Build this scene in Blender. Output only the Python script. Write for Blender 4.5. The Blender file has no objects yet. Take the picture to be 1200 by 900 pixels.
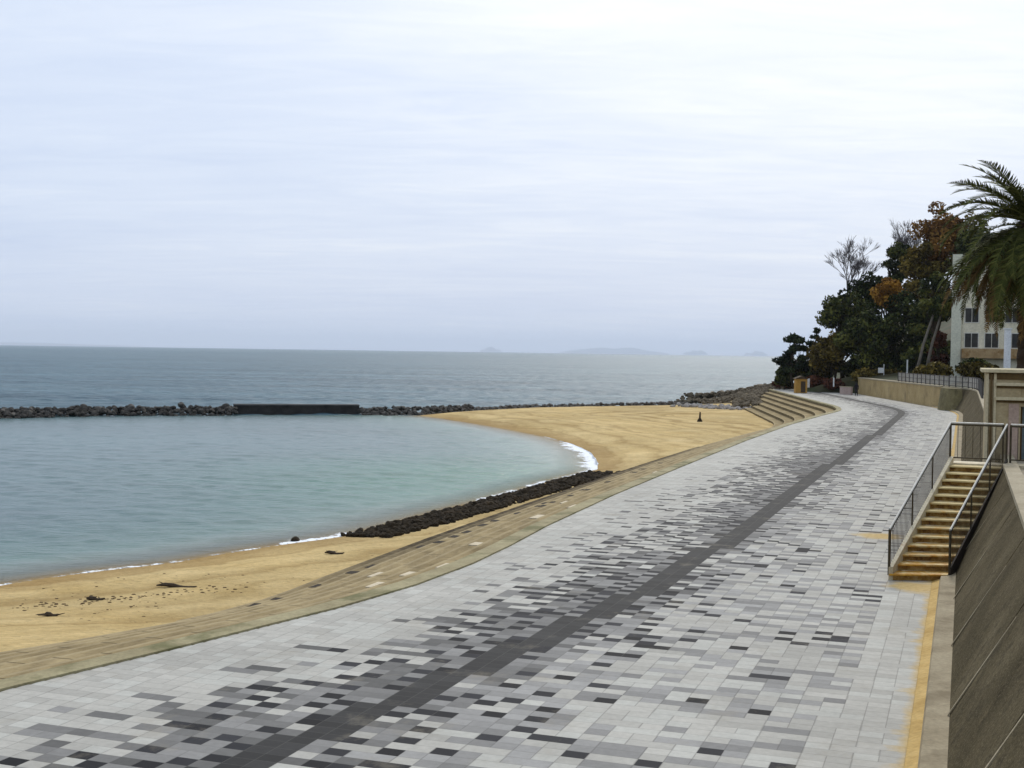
import bpy, math, random
import numpy as np
from mathutils import Vector, Matrix, noise as mnoise
R = math.radians
rng = random.Random(7)
S = bpy.context.scene
COL = S.collection

# ------------------------------------------------------------------ camera
F, H = 1500.0, 5.0
KY = F / 1200.0                 # depth scale against the first survey at 1200 px
ROLL, PITCH = math.atan(0.0143), 0.024939
cam = bpy.data.objects.new('camera', bpy.data.cameras.new('camera'))
COL.objects.link(cam)
cam.data.sensor_width = 36; cam.data.lens = 36 * F / 1200
cam.data.clip_start = 0.2; cam.data.clip_end = 150000
cam.matrix_world = Matrix.Translation((0, 0, H)) @ Matrix.Rotation(R(90) - PITCH, 4, 'X') @ Matrix.Rotation(ROLL, 4, 'Z')
S.camera = cam

def ray(u, v):
    x, y = u - 600, 450 - v
    c, s = math.cos(ROLL), math.sin(ROLL)
    a, b = x * c - y * s, x * s + y * c
    return Vector((a, F * math.cos(PITCH) + b * math.sin(PITCH), -F * math.sin(PITCH) + b * math.cos(PITCH)))
def G(u, v, z=0.0):            # ground point seen at a photo pixel, on height z
    d = ray(u, v); t = (z - H) / d.z
    return Vector((d.x * t, d.y * t, z))
def AT(u, v, D):               # point at depth D
    d = ray(u, v); t = D / d.y
    return Vector((d.x * t, D, H + d.z * t))

# ------------------------------------------------------------------ road frame
TH0, TH1, SB0, SB1 = R(19.49), R(5.2), 117.0, 138.0
_ds = 0.25
_ref = {}
def _build_ref():
    x = y = 0.0; s = 0.0
    _ref[0] = (0.0, 0.0, TH0)
    for i in range(1, 1600):
        s = i * _ds
        k = min(1, max(0, (s - SB0) / (SB1 - SB0)))
        th = TH0 + (TH1 - TH0) * k
        x += math.sin(th) * _ds; y += math.cos(th) * _ds
        _ref[i] = (x, y, th)
_build_ref()
def C(s, t, z=0.0):
    if s <= 0:
        x, y, th = s * math.sin(TH0), s * math.cos(TH0), TH0
    else:
        i = int(s / _ds); f = s / _ds - i
        a, b = _ref[i], _ref[i + 1]
        x, y, th = a[0] + (b[0] - a[0]) * f, a[1] + (b[1] - a[1]) * f, a[2] + (b[2] - a[2]) * f
    return Vector((x + math.cos(th) * t, y - math.sin(th) * t, z))
def ST(x, y):                  # inverse (straight part)
    return x * math.sin(TH0) + y * math.cos(TH0), x * math.cos(TH0) - y * math.sin(TH0)
def lut(tab, s):
    if s <= tab[0][0]: return tab[0][1]
    for (a, b), (c, d) in zip(tab, tab[1:]):
        if s <= c:
            k = (s - a) / (c - a); return b + (d - b) * k
    return tab[-1][1]
LEFT = [(-15, -15.5), (5, -14.4), (12, -13.6), (15, -13.0), (18, -12.25), (20, -11.8), (22.2, -11.3), (25, -10.92), (28, -10.82), (31, -10.95), (35, -11.25), (44, -11.6), (56, -11.8), (75, -12.0), (95, -11.9), (110, -11.35), (124, -10.6), (136, -10.4), (210, -10.2)]
BAND = [(-15, -12.8), (0, -10.4), (11.6, -8.5), (15.3, -7.75), (19.2, -7.15), (21.5, -6.85), (26.4, -6.25), (35, -5.95), (53, -5.8), (71, -5.6), (96, -5.25), (116, -5.2), (130, -5.4), (150, -5.2), (210, -5.2)]
def sstep(a, b, x):
    k = min(1, max(0, (x - a) / (b - a))); return k * k * (3 - 2 * k)

# ------------------------------------------------------------------ helpers
def tag(o, label=None, cat=None, group=None, kind=None):
    if label: o['label'] = label
    if cat: o['category'] = cat
    if group: o['group'] = group
    if kind: o['kind'] = kind
    return o
def thing(name, loc, label, cat, group=None):
    o = bpy.data.objects.new(name, None); COL.objects.link(o)
    o.location = loc; o.empty_display_size = 0.3
    return tag(o, label, cat, group)

class MB:
    def __init__(self):
        self.v, self.f, self.m, self.attr = [], [], [], {}
    def vert(self, p): self.v.append(tuple(p)); return len(self.v) - 1
    def face(self, pts, m=0):
        self.f.append([self.vert(p) for p in pts]); self.m.append(m)
    def prism(self, poly, d, m=0):       # polygon (3-D points) extruded by vector d
        n = len(poly); d = Vector(d)
        a = [self.vert(p) for p in poly]; b = [self.vert(Vector(p) + d) for p in poly]
        self.f.append(a[::-1]); self.f.append(b); self.m += [m, m]
        for i in range(n):
            j = (i + 1) % n
            self.f.append([a[i], a[j], b[j], b[i]]); self.m.append(m)
    def box(self, c, size, rz=0.0, m=0):
        x, y, z = size[0] / 2, size[1] / 2, size[2] / 2
        cs, sn = math.cos(rz), math.sin(rz)
        q = [Vector((c[0] + a * cs - b * sn, c[1] + a * sn + b * cs, c[2] - z)) for a, b in ((-x, -y), (x, -y), (x, y), (-x, y))]
        self.prism(q, (0, 0, size[2]), m)
    def tube(self, pts, r, n=8, r2=None, m=0, cap=True):
        pts = [Vector(p) for p in pts]; rings = []
        for i, p in enumerate(pts):
            d = (pts[min(i + 1, len(pts) - 1)] - pts[max(i - 1, 0)]).normalized()
            a = d.cross(Vector((0, 0, 1)))
            if a.length < 1e-3: a = d.cross(Vector((0, 1, 0)))
            a.normalize(); b = d.cross(a)
            k = i / max(1, len(pts) - 1)
            rr = r if r2 is None else r + (r2 - r) * k
            if isinstance(r, (list, tuple)): rr = r[i]
            rings.append([self.vert(p + (a * math.cos(2 * math.pi * q / n) + b * math.sin(2 * math.pi * q / n)) * rr) for q in range(n)])
        for A, B in zip(rings, rings[1:]):
            for q in range(n):
                self.f.append([A[q], A[(q + 1) % n], B[(q + 1) % n], B[q]]); self.m.append(m)
        if cap:
            self.f.append(rings[0][::-1]); self.f.append(rings[-1]); self.m += [m, m]
    def build(self, name, mats, parent=None, smooth=False, bevel=0):
        me = bpy.data.meshes.new(name)
        off = Vector(parent_loc(parent)) if parent else Vector((0, 0, 0))
        me.from_pydata([tuple(Vector(p) - off) for p in self.v], [], self.f)
        if not isinstance(mats, (list, tuple)): mats = [mats]
        for mm in mats: me.materials.append(mm)
        if len(mats) > 1: me.polygons.foreach_set('material_index', self.m)
        for k, vals in self.attr.items():
            a = me.attributes.new(k, 'FLOAT', 'POINT'); a.data.foreach_set('value', np.asarray(vals, dtype=np.float32))
        if smooth: me.polygons.foreach_set('use_smooth', [True] * len(me.polygons))
        me.update()
        o = bpy.data.objects.new(name, me); COL.objects.link(o)
        if parent: o.parent = parent
        if bevel:
            b = o.modifiers.new('bevel', 'BEVEL'); b.width = bevel; b.segments = 2; b.limit_method = 'ANGLE'
        return o
def parent_loc(o):
    l = Vector(o.location)
    while o.parent: o = o.parent; l += Vector(o.location)
    return l
def copy_tree(o, parent=None):
    c = o.copy(); COL.objects.link(c)
    if parent: c.parent = parent
    for ch in list(o.children): copy_tree(ch, c)
    return c

# ------------------------------------------------------------------ materials
class NT:
    def __init__(self, name):
        self.mat = bpy.data.materials.new(name); self.mat.use_nodes = True
        self.t = self.mat.node_tree; self.N = self.t.nodes; self.L = self.t.links
        self.b = self.N['Principled BSDF']; self.out = self.N['Material Output']
    def n(self, typ, **kw):
        x = self.N.new(typ)
        for k, v in kw.items():
            if k.startswith('i_'): x.inputs[k[2:].replace('_', ' ')].default_value = v
            else: setattr(x, k, v)
        return x
    def l(self, a, b): self.L.new(a, b)
    def noise(self, scale, detail=4, rough=0.55, vec=None, dim='3D'):
        x = self.n('ShaderNodeTexNoise'); x.inputs['Scale'].default_value = scale
        x.inputs['Detail'].default_value = detail; x.inputs['Roughness'].default_value = rough
        if vec is not None: self.l(vec, x.inputs['Vector'])
        return x.outputs['Fac']
    def ramp(self, fac, stops, interp='LINEAR'):
        x = self.n('ShaderNodeValToRGB'); self.l(fac, x.inputs['Fac']); cr = x.color_ramp; cr.interpolation = interp
        while len(cr.elements) < len(stops): cr.elements.new(0.5)
        for e, (p, c) in zip(cr.elements, stops):
            e.position = p
            e.color = (c, c, c, 1) if isinstance(c, (int, float)) else (*c, 1)
        return x.outputs['Color']
    def mix(self, fac, a, b, mode='MIX'):
        x = self.n('ShaderNodeMix', data_type='RGBA', blend_type=mode)
        for sock, val in ((x.inputs[0], fac), (x.inputs[6], a), (x.inputs[7], b)):
            if hasattr(val, 'links') or isinstance(val, bpy.types.NodeSocket): self.l(val, sock)
            elif isinstance(val, (int, float)): sock.default_value = val if sock == x.inputs[0] else (val, val, val, 1)
            else: sock.default_value = (*val, 1)
        return x.outputs[2]
    def math(self, op, a, b=0.0, clamp=False):
        x = self.n('ShaderNodeMath', operation=op, use_clamp=clamp)
        for sock, val in ((x.inputs[0], a), (x.inputs[1], b)):
            if isinstance(val, bpy.types.NodeSocket): self.l(val, sock)
            else: sock.default_value = val
        return x.outputs[0]
    def bump(self, h, strength=0.3, dist=0.02):
        x = self.n('ShaderNodeBump'); x.inputs['Strength'].default_value = strength; x.inputs['Distance'].default_value = dist
        self.l(h, x.inputs['Height']); self.l(x.outputs[0], self.b.inputs['Normal'])
    def attr(self, name): 
        x = self.n('ShaderNodeAttribute'); x.attribute_name = name; return x
    def pos(self): return self.n('ShaderNodeNewGeometry').outputs['Position']
    def obj(self): return self.n('ShaderNodeTexCoord').outputs['Object']
    def color(self, c):
        if isinstance(c, bpy.types.NodeSocket): self.l(c, self.b.inputs['Base Color'])
        else: self.b.inputs['Base Color'].default_value = (*c, 1)
    def fin(self, rough=0.8, spec=0.3, metal=0.0):
        self.b.inputs['Roughness'].default_value = rough
        self.b.inputs['Specular IOR Level'].default_value = spec
        self.b.inputs['Metallic'].default_value = metal
        return self.mat

def rough_mat(name, c1, c2, scale=2.0, fine=25.0, rough=0.85, bump=0.3, c3=None, s3=0.5, th3=0.6):
    m = NT(name); p = m.pos()
    a = m.ramp(m.noise(scale, 6, 0.6, p), [(0.3, c1), (0.7, c2)])
    f = m.noise(fine, 3, 0.6, p)
    a = m.mix(0.5, a, m.ramp(f, [(0.25, 0.55), (0.75, 1.25)]), 'MULTIPLY')
    if c3 is not None:
        a = m.mix(m.ramp(m.noise(s3, 5, 0.65, p), [(th3 - .06, 0.0), (th3 + .08, 0.85)]), a, c3)
    m.color(a); m.bump(f, bump)
    return m.fin(rough, .12)

M = {}
M['steps'] = None
# --- sand
m = NT('sand'); p = m.pos()
a = m.ramp(m.noise(0.25, 5, 0.6, p), [(0.3, (0.49, 0.345, 0.14)), (0.7, (0.65, 0.49, 0.235))])
f = m.noise(6, 5, 0.7, p)
a = m.mix(0.55, a, m.ramp(f, [(0.3, 0.6), (0.72, 1.25)]), 'MULTIPLY')
spk = m.n('ShaderNodeTexVoronoi'); spk.inputs['Scale'].default_value = 2.2; m.l(p, spk.inputs['Vector'])
sm = m.math('MULTIPLY', m.ramp(spk.outputs['Distance'], [(0.06, 1.0), (0.16, 0.0)]), m.ramp(m.noise(0.3, 3, 0.6, p), [(0.5, 0.0), (0.62, 0.9)]))
a = m.mix(0.6, a, m.ramp(m.noise(0.09, 5, 0.65, p), [(0.35, 0.72), (0.65, 1.15)]), 'MULTIPLY')
a = m.mix(sm, a, (0.16, 0.10, 0.05))
sdn = m.math('ADD', m.math('MULTIPLY', m.attr('sd').outputs['Fac'], .45), m.math('MULTIPLY', m.noise(.10, 4, .6, p), 4.0))
tn1 = m.n('ShaderNodeTexNoise', noise_dimensions='1D'); tn1.inputs['Scale'].default_value = 1.3; tn1.inputs['Detail'].default_value = 4; m.l(sdn, tn1.inputs['W'])
a = m.mix(0.75, a, m.ramp(tn1.outputs['Fac'], [(0.35, (0.70, 0.66, 0.60)), (0.5, (0.98, 0.98, 0.98)), (0.68, (1.14, 1.15, 1.2))]), 'MULTIPLY')
wet = m.attr('wet').outputs['Fac']
a = m.mix(wet, a, m.mix(0.5, a, (0.26, 0.15, 0.05)))
dm = m.n('ShaderNodeTexVoronoi'); dm.inputs['Scale'].default_value = 1.7; m.l(p, dm.inputs['Vector'])
dimp = m.ramp(dm.outputs['Distance'], [(0.0, 0.0), (0.30, 1.0)])
m.color(a); m.bump(m.math('ADD', m.math('ADD', f, m.math('MULTIPLY', dimp, .9)), m.math('MULTIPLY', m.noise(0.9, 3, 0.5, p), 2.0)), 0.9, 0.08)
M['sand'] = m.fin(0.95, 0.06)

# --- tan stepped concrete with sand and algae
m = NT('step_concrete'); p = m.pos()
a = m.ramp(m.noise(0.7, 6, 0.65, p), [(0.3, (0.21, 0.155, 0.075)), (0.5, (0.32, 0.245, 0.125)), (0.72, (0.43, 0.335, 0.18))])
mp = m.n('ShaderNodeMapping'); mp.inputs['Rotation'].default_value = (0, 0, TH0); m.l(p, mp.inputs['Vector']); mp.inputs['Scale'].default_value = (2.2, 0.35, 1)
st = m.noise(1.0, 5, 0.6, mp.outputs[0])
a = m.mix(m.ramp(st, [(0.45, 0.0), (0.7, 0.6)]), a, (0.17, 0.13, 0.07))
f = m.noise(14, 4, 0.6, p)
a = m.mix(0.5, a, m.ramp(f, [(0.25, 0.6), (0.75, 1.25)]), 'MULTIPLY')
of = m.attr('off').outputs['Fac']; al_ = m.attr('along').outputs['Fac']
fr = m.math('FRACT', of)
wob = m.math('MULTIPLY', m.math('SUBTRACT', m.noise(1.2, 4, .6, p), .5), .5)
tread_back = m.ramp(m.math('ADD', fr, wob), [(0.0, 0.85), (0.22, 0.25), (0.5, 0.0)])  # darker towards the back of each tread
a = m.mix(m.math('MULTIPLY', tread_back, .75), a, (0.10, 0.075, 0.036))
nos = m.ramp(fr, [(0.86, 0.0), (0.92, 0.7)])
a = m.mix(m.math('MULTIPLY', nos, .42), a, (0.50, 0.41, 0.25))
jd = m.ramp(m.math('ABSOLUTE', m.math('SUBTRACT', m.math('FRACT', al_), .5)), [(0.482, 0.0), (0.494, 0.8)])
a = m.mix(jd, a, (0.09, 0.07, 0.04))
alg = m.attr('algae').outputs['Fac']
am = m.math('MULTIPLY', alg, m.ramp(m.noise(1.6, 5, 0.7, p), [(0.3, 0.45), (0.55, 1.0)]))
a = m.mix(am, a, (0.045, 0.032, 0.018))
m.color(a); m.bump(f, 0.35, 0.02)
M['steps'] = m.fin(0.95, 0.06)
M['coping'] = rough_mat('coping_concrete', (0.26, 0.215, 0.115), (0.40, 0.35, 0.20), 0.8, 16, c3=(0.13, 0.125, 0.05), s3=0.6, th3=0.55)
M['pale_slab'] = rough_mat('pale_slab_concrete', (0.55, 0.46, 0.31), (0.7, 0.6, 0.43), 2, 20)
M['hole'] = rough_mat('dark_recess', (0.02, 0.016, 0.012), (0.05, 0.035, 0.022), 3, 20)

# --- paving
m = NT('paving_tiles'); p = m.pos()
tc = m.attr('tile_colour').outputs['Color']
uv = m.n('ShaderNodeUVMap'); uv.uv_map = 'grid'
sx = m.n('ShaderNodeSeparateXYZ'); m.l(uv.outputs[0], sx.inputs[0])
def edge(c):
    fr = m.math('FRACT', c); d = m.math('ABSOLUTE', m.math('SUBTRACT', fr, 0.5))
    return m.ramp(d, [(0.468, 0.0), (0.49, 1.0)])
jt = m.math('MAXIMUM', edge(sx.outputs[0]), edge(sx.outputs[1]))
jm = m.math('MULTIPLY', jt, 0.45)
f = m.noise(9, 5, 0.65, p)
a = m.mix(0.35, tc, m.ramp(f, [(0.25, 0.6), (0.75, 1.25)]), 'MULTIPLY')
a = m.mix(0.5, a, m.ramp(m.noise(0.35, 5, 0.6, p), [(0.3, 0.74), (0.7, 1.14)]), 'MULTIPLY')
a = m.mix(m.ramp(m.noise(0.8, 6, 0.72, p), [(0.56, 0.0), (0.74, 0.45)]), a, (0.30, 0.26, 0.19))
stn = m.attr('stain').outputs['Fac']
sf = m.math('ADD', stn, m.math('MULTIPLY', m.math('SUBTRACT', m.noise(1.3, 6, 0.7, p), 0.5), 0.9))
a = m.mix(jm, a, (0.12, 0.115, 0.10))
a = m.mix(m.ramp(sf, [(0.42, 0.0), (0.75, 0.85)]), a, m.ramp(f, [(0.3, (0.42, 0.27, 0.07)), (0.7, (0.58, 0.41, 0.15))]))
m.color(a)
m.bump(m.math('SUBTRACT', m.math('MULTIPLY', f, 0.3), jt), 0.35, 0.01)
M['paving'] = m.fin(0.8, 0.10)

M['toe'] = rough_mat('toe_concrete', (0.26, 0.21, 0.13), (0.38, 0.32, 0.21), 1.2, 18, c3=(0.19, 0.15, 0.09), s3=0.8, th3=0.58)
# --- battered wall
m = NT('battered_wall'); p = m.pos()
a = m.ramp(m.noise(0.6, 6, 0.65, p), [(0.3, (0.055, 0.043, 0.022)), (0.5, (0.098, 0.078, 0.042)), (0.72, (0.155, 0.125, 0.072))])
f = m.noise(16, 5, 0.7, p)
a = m.mix(0.6, a, m.ramp(f, [(0.3, 0.35), (0.7, 1.5)]), 'MULTIPLY')
a = m.mix(m.ramp(m.noise(2.4, 6, 0.75, p), [(0.5, 0.0), (0.62, 0.65)]), a, (0.035, 0.028, 0.016))
a = m.mix(m.ramp(m.noise(38, 2, 0.6, p), [(0.58, 0.0), (0.68, 0.6)]), a, (0.23, 0.19, 0.115))
a = m.mix(m.ramp(m.noise(0.9, 4, 0.7, p), [(0.62, 0.0), (0.72, 0.4)]), a, (0.19, 0.15, 0.08))
m.color(a); m.bump(f, 0.9, 0.03); M['batter'] = m.fin(0.95, 0.05)
M['wall_cap'] = rough_mat('wall_cap_concrete', (0.30, 0.25, 0.16), (0.42, 0.36, 0.25), 1.0, 16)
M['tan_wall'] = rough_mat('tan_wall_concrete', (0.33, 0.235, 0.10), (0.48, 0.36, 0.18), 0.5, 8, c3=(0.20, 0.15, 0.08), s3=0.3, th3=0.62)
M['pink_wall'] = rough_mat('pink_wall_plaster', (0.36, 0.26, 0.22), (0.46, 0.35, 0.30), 0.7, 8)
# --- stairs
m = NT('rusty_stair'); p = m.pos()
lo = m.n('ShaderNodeSeparateXYZ'); m.l(p, lo.inputs[0])
n1 = m.noise(3.5, 6, 0.7, p)
base = m.ramp(m.noise(1.7, 4, 0.6, p), [(0.3, (0.48, 0.36, 0.15)), (0.7, (0.68, 0.55, 0.27))])
rk = m.math('ADD', n1, m.math('MULTIPLY', m.math('SUBTRACT', 0.55, lo.outputs[2]), 0.15))
base = m.mix(m.ramp(rk, [(0.44, 0.0), (0.6, 0.95)]), base, m.ramp(m.noise(9, 4, 0.6, p), [(0.3, (0.33, 0.12, 0.008)), (0.7, (0.62, 0.34, 0.035))]))
m.color(base); m.bump(n1, 0.2, 0.01); M['rust'] = m.fin(0.75, 0.3)
m = NT('rusty_riser'); p = m.pos()
a = m.ramp(m.noise(5, 5, 0.7, p), [(0.35, (0.14, 0.065, 0.018)), (0.5, (0.33, 0.19, 0.05)), (0.7, (0.55, 0.40, 0.17))])
m.color(a); M['riser'] = m.fin(0.85, 0.2)
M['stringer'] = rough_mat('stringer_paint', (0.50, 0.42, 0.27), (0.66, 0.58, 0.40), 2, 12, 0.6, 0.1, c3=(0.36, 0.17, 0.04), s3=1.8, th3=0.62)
M['stringer_shaded'] = rough_mat('stringer_painted_shade', (0.03, 0.026, 0.02), (0.07, 0.055, 0.04), 2, 12, 0.8, 0.1)  # right stringer near black, shade under the flight put into the colour
M['rail_dark'] = rough_mat('rail_bronze', (0.045, 0.035, 0.02), (0.09, 0.07, 0.04), 2, 20, 0.5, 0.05)
M['rail_light'] = rough_mat('handrail_aluminium', (0.55, 0.52, 0.44), (0.66, 0.63, 0.55), 2, 20, 0.35, 0.03)
# --- buildings
M['gate_wall'] = rough_mat('gatehouse_render', (0.35, 0.275, 0.15), (0.46, 0.37, 0.22), 1.0, 14, c3=(0.24, 0.17, 0.08), s3=0.7, th3=0.6)
M['gate_trim'] = rough_mat('gatehouse_trim', (0.48, 0.41, 0.25), (0.58, 0.50, 0.33), 1.5, 14)
M['gate_dark'] = rough_mat('gatehouse_dark_band', (0.07, 0.045, 0.018), (0.13, 0.085, 0.035), 1.5, 14)
M['gate_pink'] = rough_mat('gatehouse_pink_jamb', (0.36, 0.26, 0.20), (0.44, 0.33, 0.26), 1.5, 14)
M['door_grey'] = rough_mat('door_grey_paint', (0.13, 0.16, 0.16), (0.19, 0.22, 0.22), 1.2, 14, 0.45, 0.03)
M['house_wall'] = rough_mat('house_render', (0.66, 0.60, 0.43), (0.78, 0.72, 0.55), 0.4, 5, 0.85, 0.1, c3=(0.52, 0.47, 0.33), s3=0.3, th3=0.62)
M['house_side'] = rough_mat('house_side_shaded', (0.58, 0.575, 0.44), (0.68, 0.67, 0.53), 0.4, 5, 0.85, 0.1)  # darker copy of the house render, shade of the side put into the colour
M['house_roof'] = rough_mat('house_roof', (0.28, 0.26, 0.22), (0.36, 0.34, 0.3), 0.6, 6)
M['glass'] = rough_mat('window_glass', (0.03, 0.03, 0.028), (0.07, 0.065, 0.055), 0.5, 3, 0.15, 0.0)
M['frame_white'] = rough_mat('white_frame', (0.62, 0.58, 0.48), (0.72, 0.69, 0.6), 1, 6, 0.6, 0.05)
M['balcony_rust'] = rough_mat('rust_balcony', (0.34, 0.22, 0.10), (0.48, 0.34, 0.18), 0.9, 6, c3=(0.22, 0.12, 0.04), s3=1.0, th3=0.55)
M['wood_orange'] = rough_mat('orange_wood', (0.36, 0.19, 0.04), (0.50, 0.28, 0.07), 1.2, 8)
M['wood_dark'] = rough_mat('dark_wood', (0.05, 0.035, 0.022), (0.09, 0.065, 0.04), 1.2, 8)
M['fence_metal'] = rough_mat('fence_metal', (0.05, 0.045, 0.04), (0.09, 0.08, 0.07), 1.2, 8, 0.5, 0.02)
M['fence_pale'] = rough_mat('fence_pale_post', (0.42, 0.38, 0.32), (0.52, 0.48, 0.42), 1.2, 8, 0.6, 0.02)
M['white_paint'] = rough_mat('white_paint', (0.72, 0.72, 0.70), (0.82, 0.82, 0.8), 1.0, 6, 0.5, 0.02)
# --- rocks, soil
def rock_mat(name, c1, c2, c3):
    m = NT(name); ob = m.n('ShaderNodeObjectInfo'); p = m.pos()
    a = m.ramp(m.noise(1.4, 6, 0.65, p), [(0.3, c1), (0.7, c2)])
    a = m.mix(0.8, a, m.ramp(ob.outputs['Random'], [(0.0, 0.45), (0.6, 1.0), (1.0, 1.7)]), 'MULTIPLY')
    f = m.noise(7, 5, 0.7, p)
    a = m.mix(0.5, a, m.ramp(f, [(0.25, 0.5), (0.75, 1.3)]), 'MULTIPLY')
    a = m.mix(m.ramp(m.noise(0.8, 4, 0.6, p), [(0.55, 0.0), (0.68, 0.7)]), a, c3)
    m.color(a); m.bump(f, 0.6, 0.05); return m.fin(0.9, 0.08)
M['rock_dark'] = rock_mat('breakwater_rock', (0.055, 0.05, 0.043), (0.14, 0.125, 0.105), (0.028, 0.026, 0.02))
M['rock_weed'] = rock_mat('seaweed_rock', (0.016, 0.012, 0.007), (0.058, 0.041, 0.023), (0.045, 0.028, 0.012))
M['rock_brown'] = rock_mat('mound_rock', (0.12, 0.095, 0.06), (0.30, 0.24, 0.16), (0.055, 0.045, 0.03))
M['rock_grey'] = rock_mat('shingle_rock', (0.2, 0.18, 0.155), (0.38, 0.34, 0.30), (0.1, 0.09, 0.08))
M['weir'] = rough_mat('weir_concrete', (0.022, 0.021, 0.019), (0.055, 0.05, 0.044), 0.8, 6)
M['weir_cap'] = rough_mat('weir_cap_concrete', (0.05, 0.05, 0.048), (0.1, 0.097, 0.09), 0.8, 6)
M['terrace'] = rough_mat('terrace_ground', (0.26, 0.22, 0.15), (0.36, 0.31, 0.22), 0.6, 9)
M['hill'] = rough_mat('hill_soil', (0.03, 0.032, 0.014), (0.075, 0.062, 0.03), 0.25, 3, c3=(0.025, 0.04, 0.014), s3=0.12, th3=0.5)
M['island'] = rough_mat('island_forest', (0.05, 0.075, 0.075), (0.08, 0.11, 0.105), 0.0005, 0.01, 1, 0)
M['bark'] = rough_mat('bark', (0.035, 0.026, 0.018), (0.085, 0.065, 0.045), 2, 12)
M['bark_pale'] = rough_mat('pale_bark', (0.11, 0.095, 0.075), (0.19, 0.165, 0.13), 2, 12)
M['twig'] = rough_mat('bare_twigs', (0.10, 0.085, 0.085), (0.17, 0.145, 0.14), 1, 6)
M['palm_trunk'] = rough_mat('palm_trunk_bark', (0.03, 0.02, 0.013), (0.075, 0.05, 0.03), 3, 9, 0.95, 0.8)
def leaf_mat(name, c0, c1, c2):
    m = NT(name); at = m.attr('tone').outputs['Fac']; ob = m.n('ShaderNodeObjectInfo').outputs['Random']
    a = m.ramp(at, [(0.0, c0), (0.5, c1), (1.0, c2)])
    a = m.mix(0.35, a, m.ramp(m.noise(0.35, 3, 0.5, m.pos()), [(0.3, 0.5), (0.7, 1.4)]), 'MULTIPLY')
    m.color(a); return m.fin(0.75, 0.08)
M['leaf_pine'] = leaf_mat('pine_needles', (0.007, 0.013, 0.007), (0.018, 0.029, 0.013), (0.042, 0.056, 0.020))
M['leaf_dark'] = leaf_mat('evergreen_leaves', (0.010, 0.016, 0.007), (0.040, 0.052, 0.014), (0.131, 0.131, 0.030))
M['leaf_olive'] = leaf_mat('olive_leaves', (0.034, 0.024, 0.006), (0.104, 0.079, 0.016), (0.225, 0.160, 0.037))
M['leaf_orange'] = leaf_mat('orange_autumn_leaves', (0.135, 0.061, 0.011), (0.284, 0.135, 0.019), (0.446, 0.243, 0.041))
M['leaf_brown'] = leaf_mat('brown_autumn_leaves', (0.094, 0.041, 0.014), (0.206, 0.098, 0.024), (0.338, 0.188, 0.048))
M['leaf_red'] = leaf_mat('red_brown_leaves', (0.046, 0.016, 0.010), (0.091, 0.033, 0.019), (0.156, 0.065, 0.033))
M['palm_green'] = leaf_mat('palm_leaflets', (0.018, 0.025, 0.007), (0.063, 0.071, 0.016), (0.149, 0.149, 0.037))
M['palm_dry'] = leaf_mat('dry_palm_leaflets', (0.045, 0.024, 0.008), (0.12, 0.07, 0.022), (0.24, 0.155, 0.055))
M['cloth_dark'] = rough_mat('dark_coat_cloth', (0.012, 0.011, 0.013), (0.03, 0.026, 0.03), 4, 30)
M['hair_dark'] = rough_mat('dark_hair', (0.01, 0.008, 0.006), (0.025, 0.02, 0.015), 8, 40)

# ------------------------------------------------------------------ coast outline
near_px = [(0, 686), (50, 678), (100, 671), (150, 665), (200, 660), (250, 651), (300, 643), (340, 637), (380, 632), (410, 627), (450, 617), (500, 603), (550, 590), (600, 577), (650, 562), (700, 550), (700, 543), (692, 530), (670, 520), (640, 512), (600, 504), (560, 497), (520, 490.5)]
shore = [G(u, v, -2.4).xy for u, v in near_px]
shore = [Vector((-60, 6)), Vector((-40, 19)), Vector((-25, 31))] + shore
YV = lambda x, y: Vector((x, y * KY))
back = [YV(-10.5, 117), YV(-9.0, 120.5), YV(0, 132.5), YV(9, 138), YV(19, 143), YV(25, 148), YV(31, 153), YV(38, 165), YV(60, 175), YV(120, 175), YV(120, -30), YV(-60, -30)]
LAND = np.array([tuple(p) for p in shore + back])
def sdist(P):                     # >0 on land
    P = np.asarray(P, float); A = LAND; B = np.roll(LAND, -1, 0)
    d = np.full(len(P), 1e9); ins = np.zeros(len(P), bool)
    for a, b in zip(A, B):
        ab = b - a; k = np.clip(((P - a) @ ab) / (ab @ ab), 0, 1)
        d = np.minimum(d, np.hypot(*(P - a - k[:, None] * ab).T))
        c = ((a[1] > P[:, 1]) != (b[1] > P[:, 1]))
        with np.errstate(divide='ignore', invalid='ignore'):
            xi = (b[0] - a[0]) * (P[:, 1] - a[1]) / (b[1] - a[1]) + a[0]
        ins ^= c & (P[:, 0] < xi)
    return np.where(ins, d, -d)
LAG = np.array([tuple(p) for p in shore] + [(-10.5, 146.5), (-17, 145), (-31, 141.9), (-45, 136.2), (-51, 130), (-80, 115), (-130, 75), (-130, 3)])
def inside(P, A):
    ins = np.zeros(len(P), bool); B = np.roll(A, -1, 0)
    for a, b in zip(A, B):
        c = ((a[1] > P[:, 1]) != (b[1] > P[:, 1]))
        with np.errstate(divide='ignore', invalid='ignore'):
            xi = (b[0] - a[0]) * (P[:, 1] - a[1]) / (b[1] - a[1]) + a[0]
        ins ^= c & (P[:, 0] < xi)
    return ins
def polyd(P, pts):
    d = np.full(len(P), 1e9)
    for a, b in zip(pts, pts[1:]):
        a = np.array(a[:2]); b = np.array(b[:2]); ab = b - a; k = np.clip(((P - a) @ ab) / (ab @ ab), 0, 1)
        d = np.minimum(d, np.hypot(*(P - a - k[:, None] * ab).T))
    return d

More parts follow.
